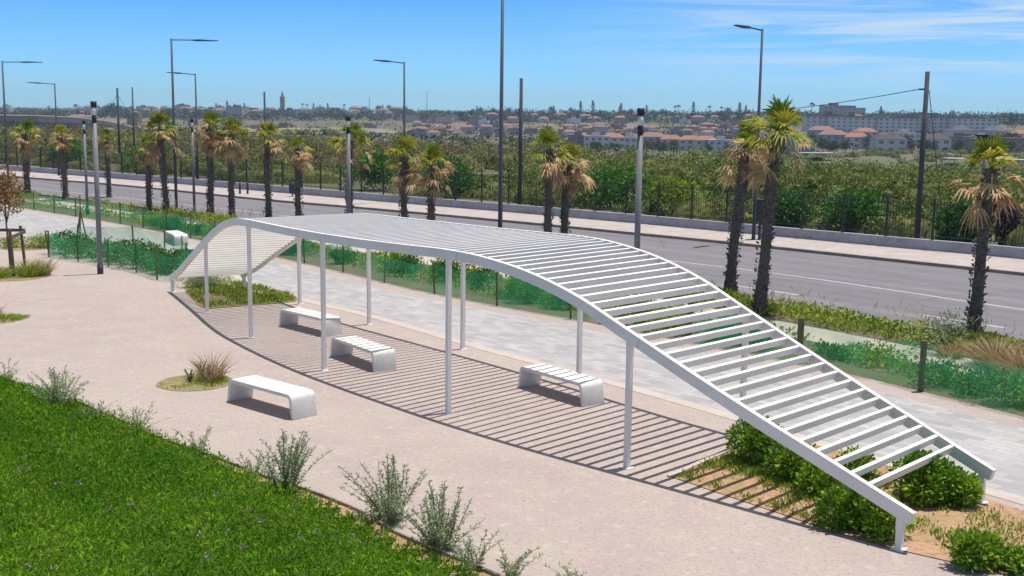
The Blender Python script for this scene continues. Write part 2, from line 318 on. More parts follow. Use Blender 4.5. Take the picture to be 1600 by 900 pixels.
# ------------------------------------------------------------------ terrain
def build_terrain():
    xs = np.concatenate([np.linspace(-3000, -400, 27), np.linspace(-380, 380, 96), np.linspace(400, 3000, 27)])
    ys = np.concatenate([np.linspace(-60, 600, 110), np.linspace(620, 4200, 90)])
    X, Y = np.meshgrid(xs, ys); Z = terr(X, Y); V = np.stack([X, Y, Z], -1).reshape(-1, 3); nx = len(xs)
    i, j = np.meshgrid(np.arange(len(ys)-1), np.arange(nx-1), indexing='ij'); a = (i*nx+j).ravel()
    me = np_mesh('ground', V, np.stack([a, a+1, a+nx+1, a+nx], 1)); me.polygons.foreach_set('use_smooth', [True]*len(me.polygons))
    tag(link('ground', me, M['ground']), kind='structure')
build_terrain()

# plan lines, all measured on the ground
NET = smooth_line([(-40, 79), (-28.6, 66.1), (-20.6, 57.9), (-15.3, 51.9), (-12.1, 47.8), (-8.9, 43.9), (-5.6, 39.6), (-3.1, 36.2), (-.2, 33.0), (1.6, 31.2), (3.6, 28.9), (6.9, 25.3), (8.3, 23.3), (9.7, 21.1), (12.5, 16.5)])
KERB = smooth_line([(-95, 142), (-60, 112), (-42.4, 95.9), (-28.4, 84.7), (-16.2, 73.2), (-8.2, 66.7), (0, 59.6), (6, 54), (9.6, 50.6), (15, 45.0), (18.4, 41.4), (30, 28.5), (44, 13)])
WALLL = smooth_line([(-97, 149), (-60, 117.5), (-45.8, 104.2), (-31.6, 92.6), (-18.3, 81), (-8.2, 71.9), (0, 64.9), (6.5, 59), (11.9, 53.7), (16.4, 49.3), (20.4, 45.5), (32, 33), (46, 17)])
NEAR = smooth_line([(-80, 118), (-50, 92), (-28, 72.6), (-14, 59), (-6, 50), (2.5, 40.5), (6.3, 35.8), (9.9, 31.7), (16, 24.7), (26, 13.5), (40, -2)])
PFR = smooth_line([(-34, 62), (-24, 53), (-17, 47.2), (-12, 43.2), (-9.3, 38.9), (-6.9, 35.0), (-3.6, 31.2), (-.6, 27.2), (2.0, 24.0), (3.9, 21.5), (5.6, 19.1), (7.57, 16.5), (9.6, 13.6), (12, 10)])
FOOT = smooth_line([(-30, 71.8), (-15, 55.8), (-4.2, 44.9), (2.0, 37.4), (5.2, 32.8), (7.85, 29.4), (10.9, 25.0), (14.5, 19.5), (18, 14)])

poly('plaza', [(p.x, p.y) for p in NET]+[(16, 5), (5, -8), (-45, -8), (-75, 40), (-60, 85)], 0, M['concrete'])
ribbon('paved_path', PFR, 0, 0, 0, 0, M['paver']) if False else None
def between(name, A_, B_, z, mt): return poly(name, [(p.x, p.y) for p in A_]+[(p.x, p.y) for p in reversed(B_)], z, mt)
NIN = offset(NET, -.75)
between('paved_path', NIN, PFR, .004, M['paver'])
ribbon('path_edging', PFR, -.32, .0, 0, .008, M['edge'])
between('road', KERB, NEAR, -.018, M['asphalt'])
ribbon('far_kerb', KERB, 0, .22, -.03, .10, M['kerb'])
SW = offset(KERB, .22); between('far_sidewalk', SW, WALLL, .09, M['walk'])
ribbon('near_kerb', NEAR, -.2, 0, -.03, .09, M['kerb'])
ribbon('footpath', FOOT, -.8, .8, -.03, -.012, M['edge'])
# road markings
def marks(name, line, dash=None, w=.17):
    if dash is None: ribbon(name, line, -w/2, w/2, 0, -.013, M['line']); return
    s = 0.; seg = []; on = True
    pts = [line[0]]
    for a, b in zip(line, line[1:]):
        L_ = (b-a).length; k = max(1, int(L_/.5))
        for i in range(1, k+1): pts.append(a+(b-a)*i/k)
    mb = MB(); acc = 0; run = []
    for i in range(len(pts)-1):
        acc += (pts[i+1]-pts[i]).length
        if (acc % (dash[0]+dash[1])) < dash[0]: run.append(i)
        else:
            if len(run) > 1:
                q = pts[run[0]:run[-1]+2]; a, b = offset(q, -w/2), offset(q, w/2); n = len(q)
                mb.add([(p.x, p.y, -.013) for p in a]+[(p.x, p.y, -.013) for p in b], [(j, j+1, n+j+1, n+j) for j in range(n-1)])
            run = []
    me = mb.mesh(name); bm = bmesh.new(); bm.from_mesh(me)
    for q in bm.faces:
        if q.normal.z < 0: q.normal_flip()
    bm.to_mesh(me); bm.free(); tag(link(name, me, M['line']), kind='structure')
marks('road_marking', smooth_line([(-70, 110.5), (-42, 88.5), (-20, 69.2), (-5, 55.5), (4, 46.6), (9.24, 41.47), (12.66, 37.15), (15.15, 33.83), (24, 23)]))
marks('road_marking', smooth_line([(-60, 98), (-35, 78.6), (-16, 61.9), (-3, 49.5), (5, 40.6), (8.43, 36.9), (11.04, 33.5), (18, 25)]), (3, 4.5))

# soil beds
BEDR = [g(*p) for p in [(1050, 746), (1118, 716), (1180, 690), (1240, 688), (1300, 702), (1420, 740), (1532, 777), (1600, 799)]]+[Vector((9.3, 13.2, 0)), Vector((8.2, 10.5, 0))]+[g(*p) for p in [(1640, 920), (1600, 905), (1500, 882), (1404, 860), (1300, 831), (1230, 807), (1150, 780)]]
poly('soil_bed', [(p.x, p.y) for p in BEDR], .012, M['soil'])
BEDL = [g(*p) for p in [(286, 449), (300, 466), (322, 482), (390, 477), (462, 471), (452, 458), (410, 449), (350, 438), (300, 436)]]
poly('soil_bed', [(p.x, p.y) for p in smooth_line(BEDL+[BEDL[0]], 4)[:-1]], .012, M['strip'])
LAWN = smooth_line([(-17, 29), (-10.56, 23.39), (-8.6, 21.74), (-7.11, 20.25), (-5.78, 18.86), (-4.67, 17.9), (-3.8, 17.05), (-2.9, 16.3), (-2.1, 15.5), (-1.48, 14.65), (-.76, 13.9), (-.27, 13.4), (.7, 12.2), (2.4, 9.5)])
LPOLY = [(p.x, p.y) for p in LAWN]+[(2.4, 5), (-16, 5), (-24, 20)]
poly('lawn_soil', LPOLY, .006, M['soil'])
LIN = [p+(q-p)*(.12+.8*min(1, max(0, (p.x+5.2)/3))*(.55+.45*math.sin(i*1.7))) for i, (p, q) in enumerate(zip(LAWN, offset(LAWN, -.45)))]; LINP = [(p.x, p.y) for p in LIN]+[(2, 5), (-16, 5), (-24, 20)]
poly('lawn_ground', LINP, .014, M['turf'])
o = ribbon('lawn_edging', LAWN, -.02, .02, 0, .05, M['kerb'])

ribbon('bed_edging', smooth_line([g(1046, 746), g(1118, 714), g(1180, 688), g(1240, 686)], 4), -.04, .05, 0, .03, M['edge'])

# ------------------------------------------------------------------ pergola
PA = [(-10.38, 35.02), (-8.44, 31.66), (-6.4, 27.97), (-4.03, 24.43), (-1.16, 20.98), (1.85, 17.71), (5.05, 14.34)]
PB = [(-8.39, 35.9), (-6.14, 33.1), (-3.75, 30.0), (-1.15, 26.9), (1.42, 23.7), (4.1, 19.95), (6.86, 16.24)]
ZT = [(-.06, .50), (0, .56), (.25, .87), (.5, 1.28), (.81, 1.76), (1.12, 2.24), (1.43, 2.63), (1.66, 2.82), (1.85, 2.9), (2.1, 2.93), (2.6, 2.95), (3.0, 2.97), (3.33, 2.99), (3.73, 3.03), (3.95, 3.06), (4.16, 3.05), (4.34, 2.98), (4.46, 2.91), (4.6, 2.79), (4.77, 2.59), (4.9, 2.37), (5.05, 2.12), (5.3, 1.70), (5.56, 1.28), (5.77, .96), (5.92, .72), (6.03, .55), (6.2, .3)]
def cr(P, t_):
    P = [Vector(p) for p in P]; P = [2*P[0]-P[1]]+P+[2*P[-1]-P[-2]]; i = min(max(int(math.floor(t_)), 0), len(P)-4); u = t_-i
    a, b, c, d = P[i:i+4]; return .5*(2*b+(c-a)*u+(2*a-5*b+4*c-d)*u*u+(3*b-a-3*c+d)*u**3)
def zt(t_):
    xs = [a for a, b in ZT]; ys = [b for a, b in ZT]
    return float(sum(np.interp(t_+k*.05, xs, ys) for k in (-1, 0, 1))/3)
def pt(P, t_): q = cr(P, t_); return Vector((q.x, q.y, zt(t_)))
perg = thing('pergola', (pt(PA, 3).x, pt(PA, 3).y, 0), 'long white slatted steel pergola curving down to the ground at both ends', 'pergola')
POFF = -Vector(perg.location)
def sweep(P, w_, h_, sgn):
    ts = np.linspace(-.05, 6.04, 120); mb = MB(); vs = []; c_ = []
    for t_ in ts: c_.append(pt(P, t_)+POFF)
    for i, p in enumerate(c_):
        d = (c_[min(i+1, len(c_)-1)]-c_[max(i-1, 0)]).normalized(); sd = Vector((d.y, -d.x, 0)).normalized(); u = sd.cross(d)
        if u.z < 0: u = -u
        vs += [p-sd*w_/2, p+sd*w_/2, p+sd*w_/2-u*h_, p-sd*w_/2-u*h_]
    n = len(c_); fs = [(0, 1, 2, 3), tuple((n-1)*4+k for k in (3, 2, 1, 0))]
    for i in range(n-1):
        for k in range(4): fs.append((i*4+k, (i+1)*4+k, (i+1)*4+(k+1) % 4, i*4+(k+1) % 4))
    mb.add(vs, fs); me = mb.mesh('beam'); bm = bmesh.new(); bm.from_mesh(me); bmesh.ops.recalc_face_normals(bm, faces=bm.faces[:]); bm.to_mesh(me); bm.free()
    return link('beam', me, M['white'], perg)
sweep(PA, .085, .175, 1); sweep(PB, .085, .175, 1)
t_ = .03
while t_ < 5.93:
    a = pt(PA, t_)+POFF; b = pt(PB, t_)+POFF; d = (b-a).normalized(); tan = (pt(PA, t_+.02)-pt(PA, t_-.02)).normalized(); up = d.cross(tan)
    if up.z < 0: up = -up
    sink = up*.068
    MB().bar(a+d*.055-sink, b-d*.055-sink, .052, .115, up).obj('slat', M['white'], perg); t_ += .0575
for P in (PA, PB):
    for k in range(7):
        q = cr(P, k); zt_ = zt(k)-.10-(.06 if k in (0, 1, 5, 6) else 0); dd = (cr(P, k+.05)-cr(P, k-.05)); a = math.atan2(dd.y, dd.x)
        # square tube post rising out of the ground, rotated along the beam
        mb = MB(); hw = .041; cs, sn = math.cos(a), math.sin(a)
        vs = [(q.x+POFF.x+cs*x-sn*y, q.y+POFF.y+sn*x+cs*y, z) for z in (0, zt_) for x, y in ((-hw, -hw), (hw, -hw), (hw, hw), (-hw, hw))]
        mb.add(vs, [(3, 2, 1, 0), (4, 5, 6, 7), (0, 1, 5, 4), (1, 2, 6, 5), (2, 3, 7, 6), (3, 0, 4, 7)]); po = mb.obj('post', M['white'], perg)
        mb = MB(); hw = .085; vs = [(q.x+POFF.x+cs*x-sn*y, q.y+POFF.y+sn*x+cs*y, z) for z in (.0, .014) for x, y in ((-hw, -hw), (hw, -hw), (hw, hw), (-hw, hw))]
        mb.add(vs, [(3, 2, 1, 0), (4, 5, 6, 7), (0, 1, 5, 4), (1, 2, 6, 5), (2, 3, 7, 6), (3, 0, 4, 7)]); mb.obj('base_plate', M['white'], po)
        MB().tube([(q.x+POFF.x, q.y+POFF.y, zt_-.16), (q.x+POFF.x, q.y+POFF.y, zt_-.02)], .064, 4).obj('bracket', M['white'], po)

M['seam'] = mat('steel_seam', (.30, .29, .28), .6)
for P in (PA, PB):
    for t_ in (1.06, 2.06, 3.05, 4.06, 5.05):
        q = pt(P, t_)+POFF; d = (pt(P, t_+.02)-pt(P, t_-.02)).normalized(); sd = Vector((d.y, -d.x, 0)).normalized(); u = sd.cross(d); u = -u if u.z < 0 else u
        MB().bar(q-d*.004-u*.0875, q+d*.004-u*.0875, .0855, .176, u).obj('splice_joint', M['seam'], perg)
# ------------------------------------------------------------------ benches
def bench_mesh():
    c_ = [(-1.02, 0), (-.965, .33)]; r = .11
    for k in range(7): a = math.radians(180-9-(81*k/6)); c_.append((-.84+.12*math.cos(a)-.003, .355+.12*math.sin(a)-.02))
    c_ = c_+[(-x, z) for x, z in reversed(c_)]; n = len(c_); th = .07; ins = []
    for i, (x, z) in enumerate(c_):
        x0, z0 = c_[max(i-1, 0)]; x1, z1 = c_[min(i+1, n-1)]; dx, dz = x1-x0, z1-z0; l_ = math.hypot(dx, dz); ins.append((x+dz/l_*th, max(0, z-dx/l_*th) if 0 < i < n-1 else 0))
    mb = MB(); W = .275; vs = [(x, -W, z) for x, z in c_]+[(x, W, z) for x, z in c_]+[(x, -W, z) for x, z in ins]+[(x, W, z) for x, z in ins]; fs = []
    for i in range(n-1): fs += [(i, i+1, n+i+1, n+i), (2*n+i+1, 2*n+i, 3*n+i, 3*n+i+1), (i+1, i, 2*n+i, 2*n+i+1), (n+i, n+i+1, 3*n+i+1, 3*n+i)]
    fs += [(0, n, 3*n, 2*n), (n-1+n, n-1, 3*n-1, 4*n-1)]
    mb.add(vs, fs); me = mb.mesh('bench'); bm = bmesh.new(); bm.from_mesh(me); bmesh.ops.recalc_face_normals(bm, faces=bm.faces[:])
    es = [e for e in bm.edges if len(e.link_faces) == 2 and e.calc_face_angle(0) > .9]; bmesh.ops.bevel(bm, geom=es, offset=.008, segments=2, profile=.5, affect='EDGES')
    bm.to_mesh(me); bm.free(); me.polygons.foreach_set('use_smooth', [True]*len(me.polygons))
    try: me.set_sharp_from_angle(angle=math.radians(35))
    except Exception: pass
    return me
bme = bench_mesh()
for (a, b, side, lab) in [((355, 627), (458, 657), (498, 648), 'white bench in full sun beside the round planting ring, nearest the lawn'),
                          ((439, 510), (503, 526), (525, 520), 'white bench under the pergola, farthest back beside the small soil bed'),
                          ((514, 556), (587, 583), (620, 578), 'white bench under the pergola, middle one crossed by slat shadows'),
                          ((807, 604), (913, 637), (943, 632), 'white bench under the pergola with striped seat, nearest its low right end')]:
    A_, B_ = g(*a), g(*b); d = (B_-A_).normalized(); nrm = Vector((-d.y, d.x, 0))
    c_ = (A_+B_)/2+nrm*.275+(Vector((0, 0, 0)))
    o = link('bench', bme, M['bench']); o.location = c_; o.rotation_euler = (0, 0, math.atan2(d.y, d.x)); tag(o, lab, 'bench', 'white curved benches')
o = link('bench', bme, M['bench']); o.location = (-14.1, 48.3, .004); o.rotation_euler = (0, 0, math.radians(-62)); tag(o, 'white bench out on the path beside the green netting, left of the pergola', 'bench', 'white curved benches')

# ------------------------------------------------------------------ street furniture
def street_lamp(base, h, rz, arm, label):
    t = thing('street_lamp', base, label, 'street lamp', 'tall road lamps', rz)
    MB().tube([(0, 0, 0), (0, 0, .35), (0, 0, h)], [.10, .085, .05], 10).obj('pole', M['steel'], t, True)
    MB().box(-.17, .17, -.17, .17, 0, .02).obj('base_plate', M['steel'], t)
    a = MB().bar((0, 0, h-.08), (arm*.5, 0, h-.02), .05, .05).obj('arm', M['steel'], t)
    mb = MB(); x0 = arm*.45; z = h-.03
    vs = [(x0, -.05, z-.03), (x0, .05, z-.03), (x0, .05, z+.03), (x0, -.05, z+.03), (x0+.35, -.15, z-.04), (x0+.35, .15, z-.04), (x0+.35, .13, z+.06), (x0+.35, -.13, z+.06), (arm, -.12, z+.02), (arm, .12, z+.02), (arm, .11, z+.06), (arm, -.11, z+.06)]
    fs = [(0, 3, 2, 1), (8, 9, 10, 11)]
    for b in (0, 4): fs += [(b, b+1, b+5, b+4), (b+1, b+2, b+6, b+5), (b+2, b+3, b+7, b+6), (b+3, b, b+4, b+7)]
    mb.add(vs, fs).obj('lamp_head', M['steel'], t)
    return t
NA = math.atan2(.745, .667)
for base, h, rz, arm, lab in [(g(14, 300), 8.6, NA-.1, 2.6, 'dark street lamp at the far left edge, arm pointing right over the road'),
    (g(276, 333), 9.3, NA-.1, 2.7, 'dark street lamp between palms on the left, tallest there, arm pointing right'),
    (atY(781, 41), 9.75, NA-.15, 2.3, 'dark street lamp rising behind the middle of the pergola, cut off by the sky edge')]:
    street_lamp(base, h, rz, arm, lab)
for base, h, rz, arm, lab in [(g(92, 276), 7.6, NA+math.pi, 2.3, 'smaller dark street lamp behind the left palms, arm pointing left'),
    (g(310, 291), 8.2, NA+math.pi, 2.3, 'far side street lamp just right of the tall left lamp, arm pointing left'),
    (g(632, 318), 8.6, NA+math.pi, 2.4, 'far side street lamp standing behind a palm left of centre, arm pointing left'),
    (g(1177, 378), 9.35, NA+math.pi, 2.2, 'far side street lamp behind the two big right palms, arm pointing left')]:
    street_lamp(base, h, rz, arm, lab)
def column(base, h, label, s=1.0):
    t = thing('path_light', base, label, 'path light', 'grey column lights')
    MB().tube([(0, 0, .0), (0, 0, h-.72)], [.085*s, .078*s], 14).obj('column', M['galv'], t, True)
    MB().tube([(0, 0, 0.001), (0, 0, .32)], [.1*s, .1*s], 14).obj('base_sleeve', M['steel'], t, True)
    MB().tube([(0, 0, h-.72), (0, 0, h-.46)], .075*s, 14).obj('dark_collar', M['cap'], t, True)
    MB().tube([(0, 0, h-.46), (0, 0, h-.2)], .082*s, 14).obj('diffuser', M['diff'], t, True)
    MB().tube([(0, 0, h-.2), (0, 0, h)], [.1*s, .1*s], 14).obj('cap', M['cap'], t, True)
column(g(157, 428), 5.78, 'grey column light with black cap standing on the plaza at the net corner')
column(atY(995, 31.2), 5.72, 'grey column light with black cap rising behind the right half of the pergola')
column(atY(546, 48), 5.38, 'grey column light with black cap rising behind the left half of the pergola')
column(g(137, 335), 4.95, 'slim grey column light behind the green net beside the left palms', .85)
column(g(304, 334), 5.1, 'slim grey column light between two palms right of the tall left lamp', .85)
b_ = atY(1527, 31.5); t = thing('floodlight', b_, 'dark floodlight on a thin pole sticking out above the rightmost palm', 'floodlight')
MB().tube([(0, 0, 0), (0, 0, 4.95)], [.06, .04], 8).obj('pole', M['steel'], t, True)
MB().box(-.2, .2, -.12, .12, 4.85, 5.08).obj('lamp_head', M['cap'], t); MB().box(-.28, .1, -.03, .03, 5.08, 5.12).obj('bracket', M['cap'], t)
# utility poles beyond the road
def upole(base, h, r, label, cross=False):
    t = thing('utility_pole', base, label, 'utility pole', 'wooden utility poles')
    MB().tube([(0, 0, 0), (0, 0, h)], [r, r*.8], 10).obj('pole', M['pole'], t, True)
    if cross: MB().bar((-.32, 0, h-.75), (.05, 0, h-.75), .07, .07).obj('bracket', M['steel'], t)
    return t
UP = Vector((18.3, 50.6, -.03)); UP = atY(1431, 50.5, -.05)
upole(UP, 7.6, .125, 'thick dark wooden utility pole behind the fence on the right, with wires', True)
upole(atY(811, 68, -.3), 7.9, .12, 'thin dark utility pole behind the fence right of the centre lamp')
upole(atY(418, 112, -1.5), 8.9, .12, 'short dark utility pole far off behind the left palms')
upole(atY(193, 125, -2.), 9.8, .14, 'distant pylon pole with stays on the skyline at left')
upole(atY(216, 160, -3), 11.6, .12, 'distant thin pole right of the stayed pylon')
SP = atY(193, 125, -2.)
def wire(a, b, sag, label):
    pts = [Vector(a).lerp(Vector(b), k/14)-Vector((0, 0, sag*4*(k/14)*(1-k/14))) for k in range(15)]
    tag(MB().tube(pts, .018, 5).obj('wire', M['steel']), label, 'wire')
wire(UP+Vector((-.3, 0, 6.85)), Vector((12.5, 100, 5.8)), .5, 'dark wire sloping down to the left from the right utility pole')
wire(UP+Vector((.12, 0, 6.8)), Vector((21.5, 58, .9)), .1, 'thin stay wire running down behind the right utility pole')
wire(SP+Vector((0, 0, 9.2)), SP+Vector((-3.2, 0, 3.5)), 0, 'left stay of the distant pylon pole')
wire(SP+Vector((0, 0, 9.2)), SP+Vector((3.2, 0, 3.5)), 0, 'right stay of the distant pylon pole')
# bin and bollards on the far sidewalk
t = thing('litter_bin', g(457, 309), 'dark green litter bin on a post on the far sidewalk', 'litter bin')
MB().bar((0, 0, .09), (0, 0, .35), .08, .08).obj('post', M['steel'], t)
MB().tube([(0, 0, .3), (0, 0, .34), (0, 0, .95), (0, 0, 1.0)], [.18, .22, .24, .2], 12).obj('bin_body', M['fence'], t, True)
t = thing('control_box', g(1186, 377), 'dark roadside box on a post between the two big right palms', 'roadside box')
MB().bar((0, 0, .09), (0, 0, .9), .1, .1).obj('post', M['steel'], t)
mb = MB(); mb.box(-.3, .3, -.15, .15, .9, 1.85); mb.obj('box_body', M['fence'], t); MB().box(-.34, .34, -.19, .19, 1.85, 1.9).obj('lid', M['steel'], t)
for px, lab in ((375, 'left of two short dark bollards on the far sidewalk'), (387, 'right of two short dark bollards on the far sidewalk')):
    p = g(px, 305); o = MB().tube([(0, 0, .09), (0, 0, .8), (0, 0, .86)], [.07, .07, .03], 8).obj('bollard', M['steel'], None, True, p); tag(o, lab, 'bollard', 'bollards on the far sidewalk')

# low wall and railing fence
wl = ribbon('low_wall', WALLL, 0, .3, 0, .52, M['wall'], None); wl['kind'] = 'thing'; tag(wl, 'long low rendered wall behind the far sidewalk under the railings', 'wall')
fence = thing('fence', (0, 0, 0), 'long dark railing fence on the low wall in front of the scrub', 'fence')
FL = offset(WALLL, .15); acc = [0]
for a, b in zip(FL, FL[1:]): acc.append(acc[-1]+(b-a).length)
def along(L_, acc_, s):
    s = min(max(s, 0), acc_[-1]-1e-6); i = max(k for k in range(len(acc_)-1) if acc_[k] <= s); u = (s-acc_[i])/(acc_[i+1]-acc_[i]); return L_[i].lerp(L_[i+1], u)
s0 = 48.; npan = 0
while s0 < acc[-1]-12 and npan < 64:
    a, b = along(FL, acc, s0), along(FL, acc, s0+2.05)
    MB().bar((a.x, a.y, .50), (a.x, a.y, 2.25), .09, .09).obj('post', M['fence'], fence)
    mb = MB()
    for z in (.68, 2.02): mb.bar((a.x, a.y, z), (b.x, b.y, z), .035, .035)
    d = b-a
    for k in range(1, 15):
        p = a+d*k/15; mb.bar((p.x, p.y, .6), (p.x, p.y, 2.13), .018, .018)
    mb.obj('railing_panel', M['fence'], fence); s0 += 2.05; npan += 1

# ------------------------------------------------------------------ palms
def palm_meshes(seed, dead_n, green_n):
    R = np.random.RandomState(seed); wind = R.uniform(0, 6.28); lo_ = R.uniform(-80, -50); hi_ = R.uniform(0, 32); dead_n = int(dead_n*R.uniform(.7, 1.15))
    def fan(org, el, az, plen, rad, nl, droop):
        d = np.array([math.cos(el)*math.cos(az), math.cos(el)*math.sin(az), math.sin(el)]); up = np.array([0, 0, 1.]); sd = np.cross(d, up); sd /= np.linalg.norm(sd)+1e-9; u = np.cross(sd, d)
        hub = org+d*plen+np.array([0, 0, -droop*.15]); V, F = [], []
        w0 = .018; V += [org-sd*w0, org+sd*w0, hub+sd*w0, hub-sd*w0]; F.append((0, 1, 2, 3))
        tw = R.uniform(-.5, .5); sd2 = sd*math.cos(tw)+u*math.sin(tw); u2 = np.cross(sd2, d)
        for k in range(nl):
            a = math.radians(-78+156*(k+.5)/nl+R.uniform(-4, 4)); ld = d*math.cos(a)+sd2*math.sin(a)+u2*R.uniform(-.14, .14)
            l_ = rad*(1-.22*abs(a)/1.4)*R.uniform(.8, 1.12); ws = np.cross(ld, u2); ws /= np.linalg.norm(ws)+1e-9; wd = .030
            m_ = hub+ld*l_*.55; tip = hub+ld*l_+np.array([0, 0, -droop*l_*R.uniform(.25, .9)]); b = len(V)
            V += [hub-ws*wd*.4, hub+ws*wd*.4, m_+ws*wd, m_-ws*wd, tip+ws*.006, tip-ws*.006]; F += [(b, b+1, b+2, b+3), (b+3, b+2, b+4, b+5)]
        return np.array(V), np.array(F)
    gp, dp = [], []
    for k in range(green_n):
        el = math.radians(R.uniform(-12, 88)) if k > 5 else math.radians(R.uniform(65, 88)); az = R.uniform(0, 6.283)
        v, f = fan(np.array([R.normal(0, .04), R.normal(0, .04), R.uniform(-.15, .1)]), el, az, R.uniform(.35, .62), R.uniform(.5, .68), 15, .35 if el > .8 else .6)
        gp.append((v, f, np.full(len(f), np.clip(R.uniform(0, 1)**1.5+(.25 if el < .5 else 0), 0, 1))+R.uniform(-.08, .08, len(f))))
    for k in range(dead_n):
        el = math.radians(R.uniform(lo_, hi_)); az = R.uniform(0, 6.283) if R.uniform() < .6 else R.normal(wind, .7)
        v, f = fan(np.array([R.normal(0, .05), R.normal(0, .05), R.uniform(-.55, .05)]), el, az, R.uniform(.25, .8), R.uniform(.32, .62), 10, R.uniform(.3, 1.1))
        dp.append((v, f, np.full(len(f), R.uniform(0, 1))+R.uniform(-.1, .1, len(f))))
    return np_mesh('fronds', *merge(gp)), np_mesh('dead_fronds', *merge(dp))
def trunk_mesh(seed, h, r, lean):
    R = np.random.RandomState(seed); n = 12; rows = int(h/.07); V = []; F = []; T = []
    ph = R.uniform(0, 6, 4)
    for i in range(rows+1):
        z = h*i/rows; u = i/rows
        rr_ = r*(1+.55*math.exp(-z/.28)+.10*math.sin(z*1.7+ph[0])-.12*u)*(1+.05*math.sin(z*34))
        cx = lean*(u**1.4)+.03*math.sin(z*1.1+ph[1]); cy = .03*math.sin(z*.9+ph[2])
        for k in range(n): q = rr_*(1+R.uniform(-.09, .09)); a = 6.283*k/n+.26*(i % 2); V.append((cx+q*math.cos(a), cy+q*math.sin(a), z))
    for i in range(rows):
        for k in range(n): F.append((i*n+k, i*n+(k+1) % n, (i+1)*n+(k+1) % n, (i+1)*n+k)); T.append(R.uniform(0, .5))
    V = np.array(V); F = np.array(F); T = np.array(T)
    ns = int(h*85); zs = R.uniform(.15, h*.99, ns); az = R.uniform(0, 6.283, ns); idx = np.minimum((zs/h*rows).astype(int), rows-1)
    cx = lean*((zs/h)**1.4); rr_ = r*1.0; P = np.stack([cx+rr_*np.cos(az), rr_*np.sin(az), zs], 1); D = np.stack([np.cos(az)*.75, np.sin(az)*.75, np.full(ns, .8)], 1)
    v, f = leaf_quads(P, .13, .06, up=0, R=R, dirs=D)
    return np_mesh('trunk', *merge([(V, F, T), (v, f, R.uniform(.1, 1, ns))])), lean
PALMV = [(24, 20), (34, 15), (15, 26), (36, 11)]
palms = [  # position, crown height, crown scale, variant, trunk radius, lean, label
 (g(42, 305), 3.9, 1.15, 0, .27, .1, 'palm at the far left with green tuft over a broad skirt of pale dead fronds'),
 (g(102, 312), 4.0, .9, 3, .2, -.1, 'second palm from the left, small yellowish crown on a bare trunk'),
 (g(170, 308), 3.75, .7, 2, .17, 0, 'smallest palm on the left with a compact bright green tuft'),
 (g(234, 328), 3.5, .85, 1, .18, .05, 'short palm with thin pale crown left of the tall left lamp'),
 (g(260, 333), 4.55, 1.2, 2, .2, -.2, 'bushy green palm just left of the tall left lamp'),
 (g(329, 336), 4.6, 1.1, 3, .2, .05, 'palm with mostly brown crown right of the slim column light'),
 (g(362, 337), 4.35, 1.05, 0, .18, .1, 'palm with green and brown crown at the pergola high left corner'),
 (atY(420, 56), 4.35, .9, 0, .17, .1, 'palm behind the pergola in line with the short utility pole'),
 (atY(468, 54), 3.85, .75, 3, .19, 0, 'short palm with yellow tuft and brown skirt behind the pergola near the litter bin'),
 (atY(545, 51.5), 4.3, 1.1, 2, .17, .15, 'palm standing directly behind the left grey column light'),
 (atY(631, 48.5), 3.75, 1.05, 0, .19, 0, 'palm with orange dead fronds behind the pergola below a far lamp'),
 (atY(672, 47), 3.5, 1.05, 1, .17, .1, 'drooping palm with long hanging dead fronds right of the orange one'),
 (atY(857, 42), 4.3, .95, 0, .185, -.05, 'left palm of the close pair behind the middle of the pergola'),
 (atY(881, 42.6), 3.8, .95, 1, .185, .1, 'right palm of the close pair behind the middle of the pergola, browner crown'),
 (g(1141, 462), 4.75, 1.0, 3, .22, .3, 'left palm of the big pair on the right, mostly brown crown'),
 (g(1186, 490), 5.05, 1.15, 2, .215, .32, 'right palm of the big pair on the right, tallest with a full green crown'),
 (g(1518, 535), 4.35, 1.0, 1, .185, .2, 'lone palm at the right edge with rough dark trunk and windswept crown')]
for i, (b, h, s, v, r, lean, lab) in enumerate(palms):
    t = thing('palm_tree', (b.x, b.y, -.02), lab, 'palm tree', 'palms lining the road')
    me, ln = trunk_mesh(50+i, h, r*(.80 if r < .205 else .76), lean); link('trunk', me, M['trunk'], t); pmv = palm_meshes(200+i, *PALMV[v])
    for nm_, me, mt in (('fronds', pmv[0], M['frond']), ('dead_fronds', pmv[1], M['dead'])):
        o = link(nm_, me, mt, t); o.location = (ln, 0, h); o.rotation_euler = (0, .12, i*1.3); o.scale = (s*.92, s*.92, s*.95)

